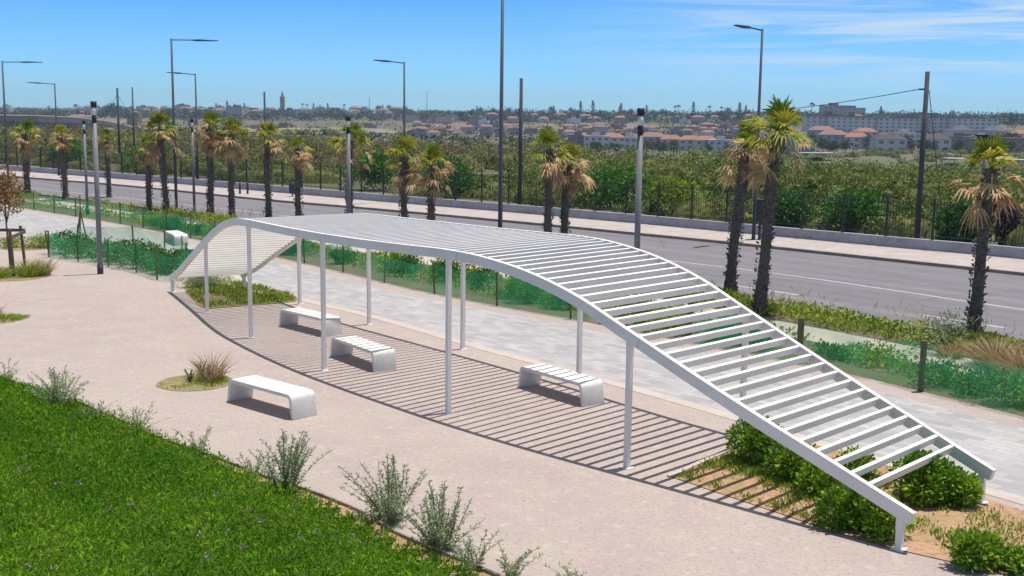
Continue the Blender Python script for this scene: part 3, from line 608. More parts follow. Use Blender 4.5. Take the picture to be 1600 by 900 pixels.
# ------------------------------------------------------------------ shrubs, beds, lawn
def bush(name, base, rx, ry, h, nleaf, ll, lw, mt, label, seed, group=None, cat='shrub', lobes=9):
    o = link(name, bush_mesh(name, rx, ry, h, nleaf, ll, lw, seed, lobes), M[mt]); o.location = base; return tag(o, label, cat, group)
def stem_shrub(base, h, rad, nst, label, seed, mt='sage'):
    R = np.random.RandomState(seed); t = thing('stem_shrub', base, label, 'shrub', 'grey green shrubs along the lawn edge')
    P, D, Sv, Sf = [], [], [], []
    for k in range(nst):
        az = R.uniform(0, 6.283); q = R.uniform(0, 1)**.7; L_ = h*R.uniform(.4, 1.0)**.8*(1.12-.25*q); out_ = rad*q; b0 = np.array([math.cos(az), math.sin(az), 0])*out_*.3
        bend = R.normal(0, .12, 2)
        prev = None
        for j in range(8):
            u = j/7; p = b0+np.array([math.cos(az)*out_*u**1.3*.8+bend[0]*u*u, math.sin(az)*out_*u**1.3*.8+bend[1]*u*u, L_*u])
            if prev is not None:
                s_ = np.array([.0045, 0, 0]); b = len(Sv); Sv += [prev-s_, prev+s_, p+s_, p-s_]; Sf.append((b, b+1, b+2, b+3))
                nn_ = int((19 if u < .7 else 17)*L_)
                q_ = prev+(p-prev)*R.uniform(0, 1, (nn_, 1)); P.append(q_); dd = R.normal(size=(nn_, 3)); dd[:, 2] = .6; D.append(dd)
            prev = p
    nb = nst*5; a = R.uniform(0, 6.283, nb); q = R.uniform(0, 1, nb)**.5*rad*.62; P.append(np.stack([q*np.cos(a), q*np.sin(a), R.uniform(.02, h*.42, nb)], 1)); D.append(R.normal(size=(nb, 3))+np.array([0, 0, .6]))
    P = np.concatenate(P); D = np.concatenate(D); v, f = leaf_quads(P, .058, .017, up=.2, R=R, dirs=D)
    if nst <= 41: v, f = np.concatenate([v, np.array(Sv)]), np.concatenate([f, np.array(Sf)+len(v)])
    link('foliage', np_mesh('foliage', v, f, np.clip(R.normal(.45, .3, len(f)), 0, 1)), M[mt], t)
    if nst > 41: link('stems', np_mesh('stems', np.array(Sv), np.array(Sf)), M['stem'], t)
for k, (px, py, h, rad, n, lab) in enumerate([(92, 634, .85, .62, 46, 'bushy grey green shrub at the lawn corner on the left'),
    (14, 594, .5, .2, 5, 'few thin bare stems at the left edge where lawn meets plaza'),
    (150, 655, .35, .35, 10, 'low sparse stems right of the bushy left corner shrub'),
    (216, 676, .62, .38, 14, 'sparse upright stems along the lawn edge, left of centre'),
    (312, 708, .5, .28, 9, 'small thin shrub at the lawn edge below the round planting ring'),
    (448, 768, .95, .48, 52, 'dense upright grey green shrub at the lawn edge below the sunny bench'),
    (398, 745, .5, .3, 12, 'small shrub hugging the left side of the dense upright one'),
    (612, 815, .98, .50, 50, 'tall spreading sage shrub in the middle of the lawn edge'),
    (690, 858, .95, .5, 56, 'full blue green shrub right of the tall spreading one'),
    (735, 890, .55, .35, 16, 'low ragged shrub at the lower lawn edge'),
    (800, 903, .48, .25, 12, 'small upright sprig at the bottom edge of the lawn'),
    (890, 912, .3, .3, 8, 'tiny curly sprigs at the bottom of the plaza edge'),
    (575, 818, .4, .3, 10, 'small wispy plant left of the tall spreading sage shrub')]):
    stem_shrub(g(px, py), h*.9, rad*.95, int(n*.85) if n > 30 else n, lab, 300+k)
# clumps in the right hand bed
for k, (px, py, rx, ry, h, n, lab) in enumerate([(1190, 722, .5, .45, .62, 3200, 'bright leafy shrub at the near left corner of the bed under the pergola'),
    (1240, 748, .42, .4, .55, 2200, 'rounded yellow green shrub right of the bright corner shrub'),
    (1285, 775, .35, .3, .38, 1300, 'small low shrub between the bigger bed shrubs'),
    (1340, 826, .52, .40, .52, 3000, 'broad leafy shrub under the low front beam of the pergola'),
    (1390, 842, .3, .28, .5, 1300, 'shrub touching the short front post of the pergola'),
    (1447, 783, .62, .5, .66, 4200, 'large dense shrub under the last slats of the pergola'),
    (1492, 786, .34, .32, .42, 2000, 'shrub beside the short rear post at the low right end'),
    (1335, 742, .3, .3, .35, 900, 'low clump seen through the lower slats'),
    (1528, 886, .34, .3, .38, 1600, 'small green shrub on red soil at the lower right corner'),
    (1590, 893, .3, .3, .3, 1200, 'small green shrub cut by the right picture edge on red soil')]):
    bush('leafy_shrub', g(px, py, .012), rx, ry, h, n, .085, .045, 'shrub', lab, 400+k, 'leafy shrubs in the bed at the low end', lobes=11)
# left end bed: hedge
bush('rosemary_hedge', g(318, 449, .012), .95, .3, .5, 3600, .07, .02, 'sage', 'dark grey green low hedge in the bed behind the left pergola end', 430, lobes=14)
def tufts(name, poly_, dens, hgt, mt, label, seed, tint_c=.5, kind='stuff', z=0., wid=.012, thr=None):
    R = np.random.RandomState(seed); a = np.array(poly_)[:, :2]; lo, hi = a.min(0), a.max(0); n = int(dens*(hi[0]-lo[0])*(hi[1]-lo[1]))
    x = R.uniform(lo[0], hi[0], n); y = R.uniform(lo[1], hi[1], n); k = inside(x, y, poly_)
    nz = np.sin(x*1.9+seed)*np.cos(y*1.6+seed)+.6*np.sin(x*4.3+y*3.1)+.4*np.sin(x*8.1-y*7)
    if thr is not None: k &= nz+R.normal(0, .35, n) > thr
    x, y, nz = x[k], y[k], nz[k]; P = np.stack([x, y, np.full(len(x), z)], 1)
    D = R.normal(size=(len(x), 3))*.5; D[:, 2] = 1; v, f = leaf_quads(P, hgt, wid*3, up=.5, R=R, dirs=D*1.2); f_t = np.clip(tint_c+.22*nz+R.normal(0, .25, len(f)), 0, 1)
    return tag(link(name, np_mesh(name, v, f, f_t), M[mt]), label, None, None, kind)
tufts('bed_weeds', [(p.x, p.y) for p in BEDR], 520, .09, 'herb', 'thin weeds over the red soil bed', 5, .3, z=.012, wid=.008, thr=.2)
tufts('corner_weeds', [(p.x, p.y) for p in [g(1058, 747), g(1130, 716), g(1180, 694), g(1230, 740), g(1290, 800), g(1300, 826), g(1200, 792), g(1130, 768)]], 900, .08, 'herb', 'dry greenish weeds in the slat shadowed bed corner', 8, .25, z=.012, wid=.008, thr=-.35)
tufts('bed_grass', [(p.x, p.y) for p in BEDL], 500, .13, 'herb', 'yellowing grass in the left bed', 6, .35, z=.012, wid=.01, thr=-.3)
# verge plants between the net and the road
VER = [(p.x, p.y) for p in offset(NET, .1)]+[(p.x, p.y) for p in reversed(offset(NEAR, -.3))]
foot = [(p.x, p.y) for p in offset(FOOT, -.9)]+[(p.x, p.y) for p in reversed(offset(FOOT, .9))]
def verge(name, n, hgt, wid, mt, label, seed, thr, tc_):
    R = np.random.RandomState(seed); a = np.array(VER); 
    # denser near the camera
    i = R.randint(0, len(NET)-1, n*2); u = R.uniform(0, 1, n*2); q = R.uniform(0, 1, n*2); ne = offset(NEAR, -.3)
    A = np.array([(p.x, p.y) for p in NET]); B = np.array([(p.x, p.y) for p in ne]); Bi = np.interp
    base = A[i]*(1-u[:, None])+A[i+1]*u[:, None]; nrm = np.array([.667, .745]); wdt = 9.5
    P = base+nrm*(.95+q[:, None]*wdt); k = inside(P[:, 0], P[:, 1], VER) & ~inside(P[:, 0], P[:, 1], foot)
    nz = np.sin(P[:, 0]*1.1+seed)*np.cos(P[:, 1]*.9)+.5*np.sin(P[:, 0]*3.1+P[:, 1]*2.3+seed)
    k &= nz+R.normal(0, .3, len(k)) > thr; P = P[k]; nz = nz[k]; vv = P@nrm; lim = np.interp(P[:, 0], [-30, 0, 8], [32, 27.2, 26.0]); kk = (vv > lim) | (R.uniform(0, 1, len(P)) < .30); P = P[kk]; nz = nz[kk]; vv = vv[kk]; hh = R.uniform(0, hgt*1.3, len(P))*(.6+.5*np.clip(nz+.5, 0, 1))*np.where(vv < np.interp(P[:, 0], [-30, 0, 8], [32, 26.5, 25.2]), .35, 1)
    D = R.normal(size=(len(P), 3))*.6; D[:, 2] = .9
    v, f = leaf_quads(np.column_stack([P, hh-.02]), hgt*.6, wid, R=R, dirs=D)
    return tag(link(name, np_mesh(name, v, f, np.clip(tc_+.3*nz+R.normal(0, .25, len(f)), 0, 1)), M[mt]), label, None, None, 'stuff')
verge('verge_groundcover', 70000, .22, .08, 'herb', 'yellow green ground cover between the net and the road', 21, -.35, .4)
verge('verge_dry_grass', 20000, .5, .022, 'dry', 'tan dry grass among the verge plants', 22, .35, .5)
# lawn
def lawn():
    R = np.random.RandomState(3); n = 330000; x = R.uniform(-13, 2, n); y = R.uniform(8.5, 26, n)
    k = inside(x, y, LINP); keep = (np.abs(x) < y*.46+.6); k &= keep
    e = np.array([(p.x, p.y) for p in LAWN]); x, y = x[k], y[k]
    dmin = np.full(len(x), 9.)
    for j in range(len(e)): dmin = np.minimum(dmin, np.hypot(x-e[j, 0], y-e[j, 1]))
    nz = np.sin(x*1.3)*np.cos(y*1.1+1)+.6*np.sin(x*3.7+y*2.9)+.5*np.sin(x*7-y*5.7)
    k = (dmin > .04+(.22+.20*np.sin(x*2.3+y))*np.clip((x+5.5)/3, 0.05, 1)+R.normal(0, .06, len(x))); x, y, nz = x[k], y[k], nz[k]
    hh = R.uniform(.0, .12, len(x))*(1+.45*nz.clip(-1, 1)); P = np.stack([x, y, hh+.01], 1); D = R.normal(size=(len(x), 3))*.75; D[:, 2] = .8
    big = R.uniform(0, 1, len(x)) < .16
    v1, f1 = leaf_quads(P[~big], .07, .019, R=R, dirs=D[~big]); Pb = P[big]+np.array([0, 0, .03])*(1+nz[big, None].clip(-1, 1)); v2, f2 = leaf_quads(Pb, .10, .028, R=R, dirs=D[big])
    v = np.concatenate([v1, v2]); f = np.concatenate([f1, f2+len(v1)]); nz = np.concatenate([nz[~big], nz[big]]); nz = nz+.5*np.sin(v.reshape(-1, 4, 3)[:, 0, 0]*.55+1.5)*np.cos(v.reshape(-1, 4, 3)[:, 0, 1]*.7); tag(link('lawn', np_mesh('lawn', v, f, np.clip(.38+.26*nz+R.normal(0, .36, len(f)), 0, 1)), M['grass']), 'lush green clover lawn in the near corner', None, None, 'stuff')
    n = 260; x = R.uniform(-8, 0, n); y = R.uniform(11, 21, n); k = inside(x, y, LINP); x, y = x[k][:70], y[k][:70]
    P = np.repeat(np.stack([x, y, np.full(len(x), .15)], 1), 14, 0); P += R.normal(0, .016, P.shape); v, f = leaf_quads(P, .035, .02, R=R)
    tag(link('clover_flowers', np_mesh('clover_flowers', v, f), M['flower']), 'scattered pinkish flower heads in the lawn', None, None, 'stuff')
lawn()
# round planting rings with dry grass
def disc(name, c, r, z, mt):
    o = poly(name, [(c.x+r*math.cos(a/24*6.283)*(1+.03*math.sin(a)), c.y+r*math.sin(a/24*6.283)) for a in range(24)], z, mt); return o
def grass_clump(base, h, rad, n, mt, label, seed, wid=.012):
    R = np.random.RandomState(seed); a = R.uniform(0, 6.283, n); q = R.uniform(0, 1, n)**.6; P = np.stack([q*rad*.5*np.cos(a), q*rad*.5*np.sin(a), np.zeros(n)], 1)
    D = np.stack([np.cos(a)*q*.8*rad/h, np.sin(a)*q*.8*rad/h, np.ones(n)], 1)+R.normal(0, .16, (n, 3)); D /= np.linalg.norm(D, axis=1)[:, None]
    S = np.cross(D, R.normal(size=(n, 3))); S /= np.linalg.norm(S, axis=1)[:, None]; l_ = (h*R.uniform(.4, 1.1, n))[:, None]
    mid = P+D*l_*.55; tip = P+D*l_+np.stack([np.cos(a)*.16*h, np.sin(a)*.16*h, -.1*h*np.ones(n)], 1)
    v = np.stack([P-S*wid/2, P+S*wid/2, mid+S*wid/2, mid-S*wid/2, mid-S*wid/2, mid+S*wid/2, tip+S*.002, tip-S*.002], 1).reshape(-1, 3)
    o = link('grass_clump', np_mesh('grass_clump', v, np.arange(n*8).reshape(n*2, 4), np.repeat(np.clip(R.normal(.5, .35, n), 0, 1), 2)), M[mt]); o.location = base; return tag(o, label, 'grass clump')
c1 = g(305, 598); disc('planting_ring', c1, .76, .008, M['strip'])
tufts('ring_grass', [(c1.x+.7*math.cos(a/16*6.283), c1.y+.7*math.sin(a/16*6.283)) for a in range(16)], 700, .08, 'herb', 'short grass inside the round ring', 41, .25, z=.01, wid=.007, thr=.1)
grass_clump(c1+Vector((.28, .2, 0)), .62, .4, 260, 'dry', 'tall tan dry grass tuft in the round ring behind the sunny bench', 42)
for k, (dx, dy, hh, lab) in enumerate([(-.12, .05, .3, 'left small cut stump in the round planting ring'), (.06, .22, .45, 'right taller cut stump in the round planting ring')]):
    mb = MB()
    for j in range(5):
        a = j*1.3+k; mb.tube([(0, 0, 0), (math.cos(a)*.05, math.sin(a)*.05, hh*.5), (math.cos(a)*.13, math.sin(a)*.11, hh*(.8+.05*j))], [.022, .015, .008], 6)
    tag(mb.obj('stump', M['wood'], None, True, c1+Vector((dx, dy, 0))), lab, 'stump')
c2 = g(20, 432); disc('planting_ring', c2, 1.15, .008, M['strip'])
for k, (dx, dy, h_, r_, n_, mt, lab) in enumerate([(.55, .1, .62, .6, 420, 'herb', 'tall green grass clump at the right of the ring around the staked tree'), (.85, .35, .7, .45, 260, 'dry', 'wispy dry grass clump beside the green one at the staked tree'), (-.4, -.3, .45, .7, 380, 'herb', 'low green grass clump at the foot of the staked tree'), (-.1, .5, .4, .5, 200, 'dry', 'short dry grass behind the stakes of the young tree')]):
    grass_clump(c2+Vector((dx, dy, 0)), h_, r_, n_, mt, lab, 60+k, .014)
c3 = g(-8, 499); disc('planting_ring', c3, .72, .008, M['strip'])
grass_clump(c3+Vector((.2, .1, 0)), .22, .9, 500, 'herb', 'flat green grass patch in the ring cut by the left edge', 70, .014)
grass_clump(c3+Vector((-.2, .35, 0)), .4, .3, 90, 'dry', 'small tan tuft at the left picture edge', 71, .012)
c4 = g(44, 387); disc('planting_ring', c4, 1.0, .008, M['strip'])
bush('low_bush', c4+Vector((-.5, 0, 0)), .7, .6, .4, 1500, .09, .03, 'herb', 'left mound of yellow green bush behind the stakes', 72)
bush('low_bush', c4+Vector((.45, 0, 0)), .75, .6, .5, 1700, .09, .03, 'herb', 'right mound of yellow green bush behind the stakes', 73)
# young tree with stakes
t = thing('young_tree', g(17, 420), 'young tree with thin crown of brownish leaves tied to stakes', 'tree')
MB().tube([(0, 0, 0), (-.05, 0, 1.0), (-.1, 0, 2.0), (-.02, 0, 3.0)], [.045, .035, .025, .012], 8).obj('trunk', M['wood'], t, True)
R = np.random.RandomState(77); P = np.concatenate([R.normal((cx, cy, cz), (.24, .24, .22), (300, 3)) for cx, cy, cz in ((-.1, 0, 2.7), (-.4, .1, 2.9), (.2, 0, 2.35), (-.2, .2, 3.15), (-.45, 0, 2.3), (.1, .1, 2.9))])
v, f = leaf_quads(P, .12, .06, R=R); link('crown', np_mesh('crown', v, f, np.clip(R.normal(.5, .4, len(f)), 0, 1)), M['autumn'], t)
mb = MB()
for a in ((-.35, .1, 2.5), (.15, 0, 2.3), (-.15, .15, 2.9), (.1, .1, 2.8)): mb.tube([(-.06, 0, 1.6), a], [.018, .006], 5)
mb.obj('branch', M['wood'], t)
t = thing('tree_stakes', g(20, 428), 'dark wooden tripod of stakes with crossbars around the young tree', 'tree stakes')
q0 = Vector(t.location)
for a, b, h_ in ((g(40, 420), g(35, 420), 1.5), (g(-6, 428), g(-2, 428), 1.5), (g(22, 432), g(19, 432), 1.55)):
    MB().bar(a-q0, Vector((b.x-q0.x, b.y-q0.y, h_)), .08, .08).obj('stake', M['wood'], t)
MB().bar(g(-8, 420)-q0+Vector((0, 0, 1.35)), g(42, 420)-q0+Vector((0, 0, 1.35)), .05, .1).obj('crossbar', M['wood'], t)
MB().bar(g(20, 432)-q0+Vector((0, -.05, 1.3)), g(42, 420)-q0+Vector((0, 0, 1.3)), .05, .1).obj('crossbar', M['wood'], t)

# ------------------------------------------------------------------ green netting on posts
def net_fence(line, h, sp, label, seed, dens_posts=True, postmat='wood', pr=.022):
    R = np.random.RandomState(seed); o0 = line[0]; t = thing('net_fence', (o0.x, o0.y, 0), label, 'net fence')
    acc_ = [0]
    for a, b in zip(line, line[1:]): acc_.append(acc_[-1]+(b-a).length)
    Lt = acc_[-1]; nx = max(4, int(Lt/.25)); nz = 5; V = []; F = []
    for i in range(nx+1):
        s = Lt*i/nx; p = along(line, acc_, s)-o0; ph = (s % sp)/sp; sag = .10*math.sin(math.pi*ph)*h
        hh = h*(.97+.04*math.sin(s*.7+seed))-sag
        for j in range(nz+1):
            u = j/nz; wv = .05*math.sin(s*5.1+seed)*(1-u)+.035*math.sin(s*9.3+3*u)+R.normal(0, .008); V.append((p.x+wv, p.y+wv*.6, .015+hh*u))
    for i in range(nx):
        for j in range(nz): a = i*(nz+1)+j; F.append((a, a+nz+1, a+nz+2, a+1))
    link('net', np_mesh('net', V, F), M['net'], t)
    s = 0
    while s <= Lt+.01:
        p = along(line, acc_, s)-o0; lx, ly = R.normal(0, .03, 2); MB().bar((p.x, p.y, 0), (p.x+lx, p.y+ly, h*1.06), pr*2, pr*2).obj('post', M[postmat], t); s += sp
    return t
acn = [0]
for a, b in zip(NET, NET[1:]): acn.append(acn[-1]+(b-a).length)
def sub(s0_, s1_, n=40): return [along(NET, acn, s0_+(s1_-s0_)*k/n) for k in range(n+1)]
def s_at(pt_): return min(((along(NET, acn, s)-pt_).length, s) for s in np.linspace(0, acn[-1], 900))[1]
sa = s_at(g(28, 323)); sb = s_at(g(345, 388)); sc = s_at(g(880, 495)); sd_ = s_at(g(1285, 560)); se = s_at(g(1435, 613))
net_fence(sub(sa, sb), .95, 2.6, 'green netting on stakes along the far side of the path at left', 1)
net_fence(sub(sb+.3, sc+1.0), .95, 2.9, 'green netting on stakes behind the pergola', 2)
pitch_ = (se-sd_)
net_fence(sub(sd_-pitch_*1.0, se+pitch_*1.6), 1.0, pitch_, 'green netting on thick wooden posts at the right of the path', 3, pr=.055)
FR = smooth_line([g(77, 402), g(150, 414), g(205, 424), g(262, 441), g(296, 433)], 6)
net_fence(FR, .95, 2.0, 'green netting closing the front of the hedge plot at left', 4)
BK = smooth_line([g(77, 402), g(128, 390), g(215, 392), g(280, 408), g(296, 433)], 6)
net_fence(BK, .95, 2.4, 'green netting closing the back of the hedge plot at left', 5)
t = thing('planting_tripod', g(128, 386), 'slender tripod of stakes sticking up at the back of the hedge plot', 'stakes')
for dx, dy in ((-.25, 0), (.22, .1), (0, -.25)): MB().bar((dx, dy, 0), (0, 0, 1.45), .05, .05).obj('stake', M['wood'], t)
MB().bar((0, 0, 1.2), (0, 0, 2.1), .035, .035).obj('thin_stem', M['wood'], t)
# bushes in the plot and behind the nets
hb = [(110, 396, 1.0, .7, .8, 'netted hedge bush nearest the plot corner post'), (132, 402, 1.0, .7, .85, 'netted hedge bush left of the plaza column light'), (175, 408, 1.0, .7, .72, 'netted low bush just right of the plaza column light'), (205, 412, .9, .7, .75, 'netted bush in the middle of the hedge plot'),
      (222, 418, 1.0, .8, .92, 'darkest bulging netted bush in the hedge plot'), (245, 422, 1.0, .8, .85, 'netted bush at the right part of the hedge plot'), (262, 428, .8, .6, .7, 'netted bush beside the low left end of the pergola'), (285, 408, .7, .5, .4, 'low bush at the back right of the hedge plot')]
for k, (px, py, rx, ry, h_, lab) in enumerate(hb): bush('hedge_bush', g(px, py), rx, ry, h_, 1500, .10, .05, 'bush', lab, 500+k, 'bushes inside the netting')
nb = [(226, 352, 'bush behind the left net beside a palm base'), (245, 358, 'large dark bush behind the left net left of the far bench'), (262, 362, 'dark bush behind the left net above the far bench'), (300, 366, 'bush behind the left net right of the far bench'), (325, 374, 'bush behind the net next to the pergola high corner'),
      (428, 395, 'dark bush behind the net under the left pergola slope'), (452, 398, 'bush behind the net left of the second rear post'), (520, 412, 'bush behind the net between two pergola posts'), (607, 424, 'dark round bush behind the net near the third rear post'), (622, 432, 'dark bush spilling over the path edge under the pergola'), (680, 440, 'pale leafy bush behind the net left of the tall front post'),
      (738, 452, 'bush behind the net right of the fourth rear post'), (790, 466, 'spreading bush behind the net at mid pergola'), (824, 474, 'darkest bush behind the net at mid pergola'), (868, 482, 'yellowish bush behind the net before the right slope'), (1000, 512, 'dark bush seen through the slats at left'), (1040, 522, 'dark bush seen through the slats below the column light'), (1110, 536, 'bush behind the slats near the rear post'), (1165, 545, 'bush at the net behind the slope of slats'),
      (1300, 562, 'spreading bush behind the net right of the first thick post'), (1345, 570, 'low dark bush behind the net between the thick posts'), (1462, 606, 'tall leafy bush behind the net right of the second thick post'), (1515, 618, 'leafy bush behind the net below the lone palm'), (1560, 632, 'dark bush behind the net near the right edge'), (1600, 640, 'darkest bush at the right picture edge behind the net')]
for k, (px, py, lab) in enumerate(nb):
    b = g(px, py); R = np.random.RandomState(900+k); s = 1.0 if px > 600 else 1.25
    big = 'tall' in lab or 'large' in lab or 'dark' in lab
    bush('netted_bush', (b.x+.25, b.y+.28, 0), R.uniform(.55, .8)*s, R.uniform(.4, .5), (R.uniform(.62, .8) if big else R.uniform(.42, .6))*(1 if px < 1250 else .55 if px < 1400 else .8), 2000 if px < 1250 else 1000, .09, .04, 'bush' if k % 4 else 'shrub', lab, 600+k, 'bushes along the netting')
bush('olive_shrub', g(1468, 552), .75, .5, .95, 700, .09, .03, 'sage', 'sparse grey shrub with open twigs between the netting and the lone palm', 701)
grass_clump(g(1560, 572), .75, .9, 700, 'dry', 'tan grass clump right of the lone palm', 702, .02)
grass_clump(g(1605, 590), .75, .9, 600, 'dry', 'tan grass clump at the right picture edge', 703, .02)
grass_clump(g(1490, 556), .4, .6, 300, 'dry', 'short dry grass at the foot of the lone palm', 704, .02)

# ------------------------------------------------------------------ scrub beyond the fence
def scrub():
    R = np.random.RandomState(31); parts = []; dryp = []; cores = []
    def clump(cx, cy, cz, rx, h, n, ll, tone, parts=parts):
        d = R.normal(size=(n, 3)); d /= np.linalg.norm(d, axis=1)[:, None]; d[:, 2] = np.abs(d[:, 2])*1.0-.15
        lob = 1+.25*np.sin(d[:, 0]*5+cx)+.2*np.sin(d[:, 1]*6+cy)
        P = d*lob[:, None]*np.array([rx, rx, h])*R.uniform(.82, 1.05, (n, 1))+np.array([cx, cy, cz])
        v, f = leaf_quads(P, ll, ll*.85, up=.2, R=R, dirs=d*.6); parts.append((v, f, np.clip(tone+R.normal(0, .2, n), 0, 1)))
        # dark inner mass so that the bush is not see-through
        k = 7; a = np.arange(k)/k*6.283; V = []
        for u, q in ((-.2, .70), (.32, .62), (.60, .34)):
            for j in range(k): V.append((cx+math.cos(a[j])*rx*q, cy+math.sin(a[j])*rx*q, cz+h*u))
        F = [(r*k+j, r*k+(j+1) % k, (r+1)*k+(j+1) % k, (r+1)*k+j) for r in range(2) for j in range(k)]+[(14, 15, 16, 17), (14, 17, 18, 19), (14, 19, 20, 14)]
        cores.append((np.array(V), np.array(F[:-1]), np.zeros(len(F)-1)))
    for band, (d0, d1, num) in enumerate([(53, 75, 230), (75, 115, 360), (115, 190, 520), (190, 330, 620), (330, 560, 620)]):
        for _ in range(num):
            v_ = R.uniform(d0, d1); s_ = R.uniform(-1, 1)
            Yc = v_/(.745+.667*s_*.5); x = s_*.5*Yc
            if abs(x) > Yc*.52: continue
            left = x/Yc < -.1
            nzv = math.sin(x*.05+1)*math.cos(Yc*.04)+.5*math.sin(x*.13+Yc*.11)
            if band >= 3 and nzv < (-.75 if x/Yc > 0 else .1): continue
            sc_ = 1+.5*nzv; rx = R.uniform(.9, 2.9)*(1 if band < 3 else 1.7)*max(.6, sc_*.8+.2); h = R.uniform(1.0, 2.2)*max(.5, sc_)*(1 if band < 3 else 1.3)
            if band == 0: h = min(h, 1.9)
            n = (340, 260, 190, 120, 80)[band]; ll = (.17, .23, .33, .5, .75)[band]
            clump(x, Yc, float(terr(x, Yc)), rx, h, n, ll, .34+.42*nzv*R.uniform(.3, 1)+R.uniform(-.35, .5), dryp if (x/Yc < .02+.1*math.sin(Yc*.05) and Yc > 105 and R.uniform() < .8) else parts)
    tag(link('scrub', np_mesh('scrub', *merge(parts)), M['scrub']), 'dense olive green scrub covering the slope beyond the fence', None, None, 'stuff')
    tag(link('dry_scrub', np_mesh('dry_scrub', *merge(dryp)), M['dryscrub']), 'brownish dry scrub on the left of the slope', None, None, 'stuff')
    tag(link('scrub_understorey', np_mesh('scrub_understorey', *merge(cores)), M['core']), 'dark woody inside of the scrub', None, None, 'stuff')
scrub()
for k, (px, Y, rx, h_, mt, lab) in enumerate([(1500, 52.5, 1.3, 1.9, 'bush', 'round dark green bush behind the railings near the right edge'), (1568, 51.5, .42, 1.7, 'pink', 'bougainvillea with purple flowers behind the railings at right'), (1330, 56, 1.6, 2.0, 'bush', 'light green bush behind the railings left of the thick pole'),
    (1225, 58, 1.3, 1.7, 'bush', 'bright green bush behind the railings right of the big palm pair'), (960, 70, 2.2, 2.5, 'bush', 'dark green bush behind the railings left of the column light'), (700, 78, 2.0, 2.4, 'bush', 'green bush behind the railings above the pergola middle'), (580, 84, 2.2, 2.6, 'bush', 'green bush behind the railings right of the left column light'),
    (240, 105, 2.6, 2.6, 'bush', 'dark green bush behind the railings among the left palms'), (120, 112, 2.6, 2.6, 'bush', 'dark green bush behind the railings beside the second palm'), (1050, 66, 1.7, 1.9, 'herb', 'yellow green bush behind the railings right of the column light')]):
    b = atY(px, Y); b.z = float(terr(b.x, b.y)); bush('bush', b, rx, rx*.8, h_, 2600, .24, .14, mt, lab, 800+k, 'bushes close behind the railings', 'bush', 12)

# ------------------------------------------------------------------ town on the far rise
def house_proto(w_, d_, h_, wm, rm, style, nwin, floors):
    t = thing('house', (0, 0, 0), 'pale house in the distant town', 'house')
    MB().box(-w_/2, w_/2, 0, d_, -3, h_).obj('wall', M['hw'][wm], t)
    mb = MB(); e = .35
    if style == 'hip':
        r = min(w_, d_)*.22; vs = [(-w_/2-e, -e, h_), (w_/2+e, -e, h_), (w_/2+e, d_+e, h_), (-w_/2-e, d_+e, h_), (-w_/4, d_/2, h_+r), (w_/4, d_/2, h_+r)]
        mb.add(vs, [(0, 1, 5, 4), (1, 2, 5), (2, 3, 4, 5), (3, 0, 4), (3, 2, 1, 0)])
    elif style == 'flat':
        mb.box(-w_/2-.15, w_/2+.15, -.15, d_+.15, h_, h_+.35); mb.box(-w_/5, w_/8, d_*.3, d_*.7, h_+.35, h_+2.2)
    else:
        mb.box(-w_/2-.3, w_/2+.3, -.5, d_+.3, h_, h_+.5)
    mb.obj('roof', M['hr'][rm], t)
    for fl in range(floors):
        for k in range(nwin):
            x = -w_/2+w_*(k+.5)/nwin; z = h_*(fl+.35)/floors; ww = min(2.2, w_/nwin*.45)
            MB().box(x-ww/2, x+ww/2, -.06, .05, z, z+h_/floors*.42).obj('window', M['farglass'], t)
    return t
protos = [house_proto(14, 10, 6, 0, 4, 'flat', 4, 2), house_proto(12, 10, 6, 0, 0, 'hip', 3, 2), house_proto(15, 11, 7, 1, 1, 'hip', 4, 2), house_proto(20, 12, 9, 1, 2, 'flat', 5, 3),
          house_proto(12, 9, 6, 2, 2, 'flat', 3, 2), house_proto(13, 10, 6, 3, 1, 'slab', 3, 2), house_proto(34, 14, 12, 0, 0, 'slab', 7, 4), house_proto(13, 10, 6, 0, 3, 'hip', 3, 2)]
used = set()
def strip_windows(c): 
    pass
def place_house(px, py, ty, s, lab, group, rz=None, win=True):
    p = tp(px, py); rz = rnd.uniform(-.35, .35) if rz is None else rz; src = protos[ty]
    if ty not in used and win:
        used.add(ty); o = src; o.location = p; o.rotation_euler = (0, 0, rz); o.scale = (s, s, s); o['label'] = lab
        if group: o['group'] = group
        return o
    if win: return copy_tree(src, p, rz, s, lab, group)
    c = src.copy(); C.objects.link(c); c.location = p; c.rotation_euler = (0, 0, rz); c.scale = (s, s, s); c['label'] = lab; c['group'] = group
    for ch in src.children:
        if ch.name.startswith('window'): continue
        d = ch.copy(); C.objects.link(d); d.parent = c
    return c
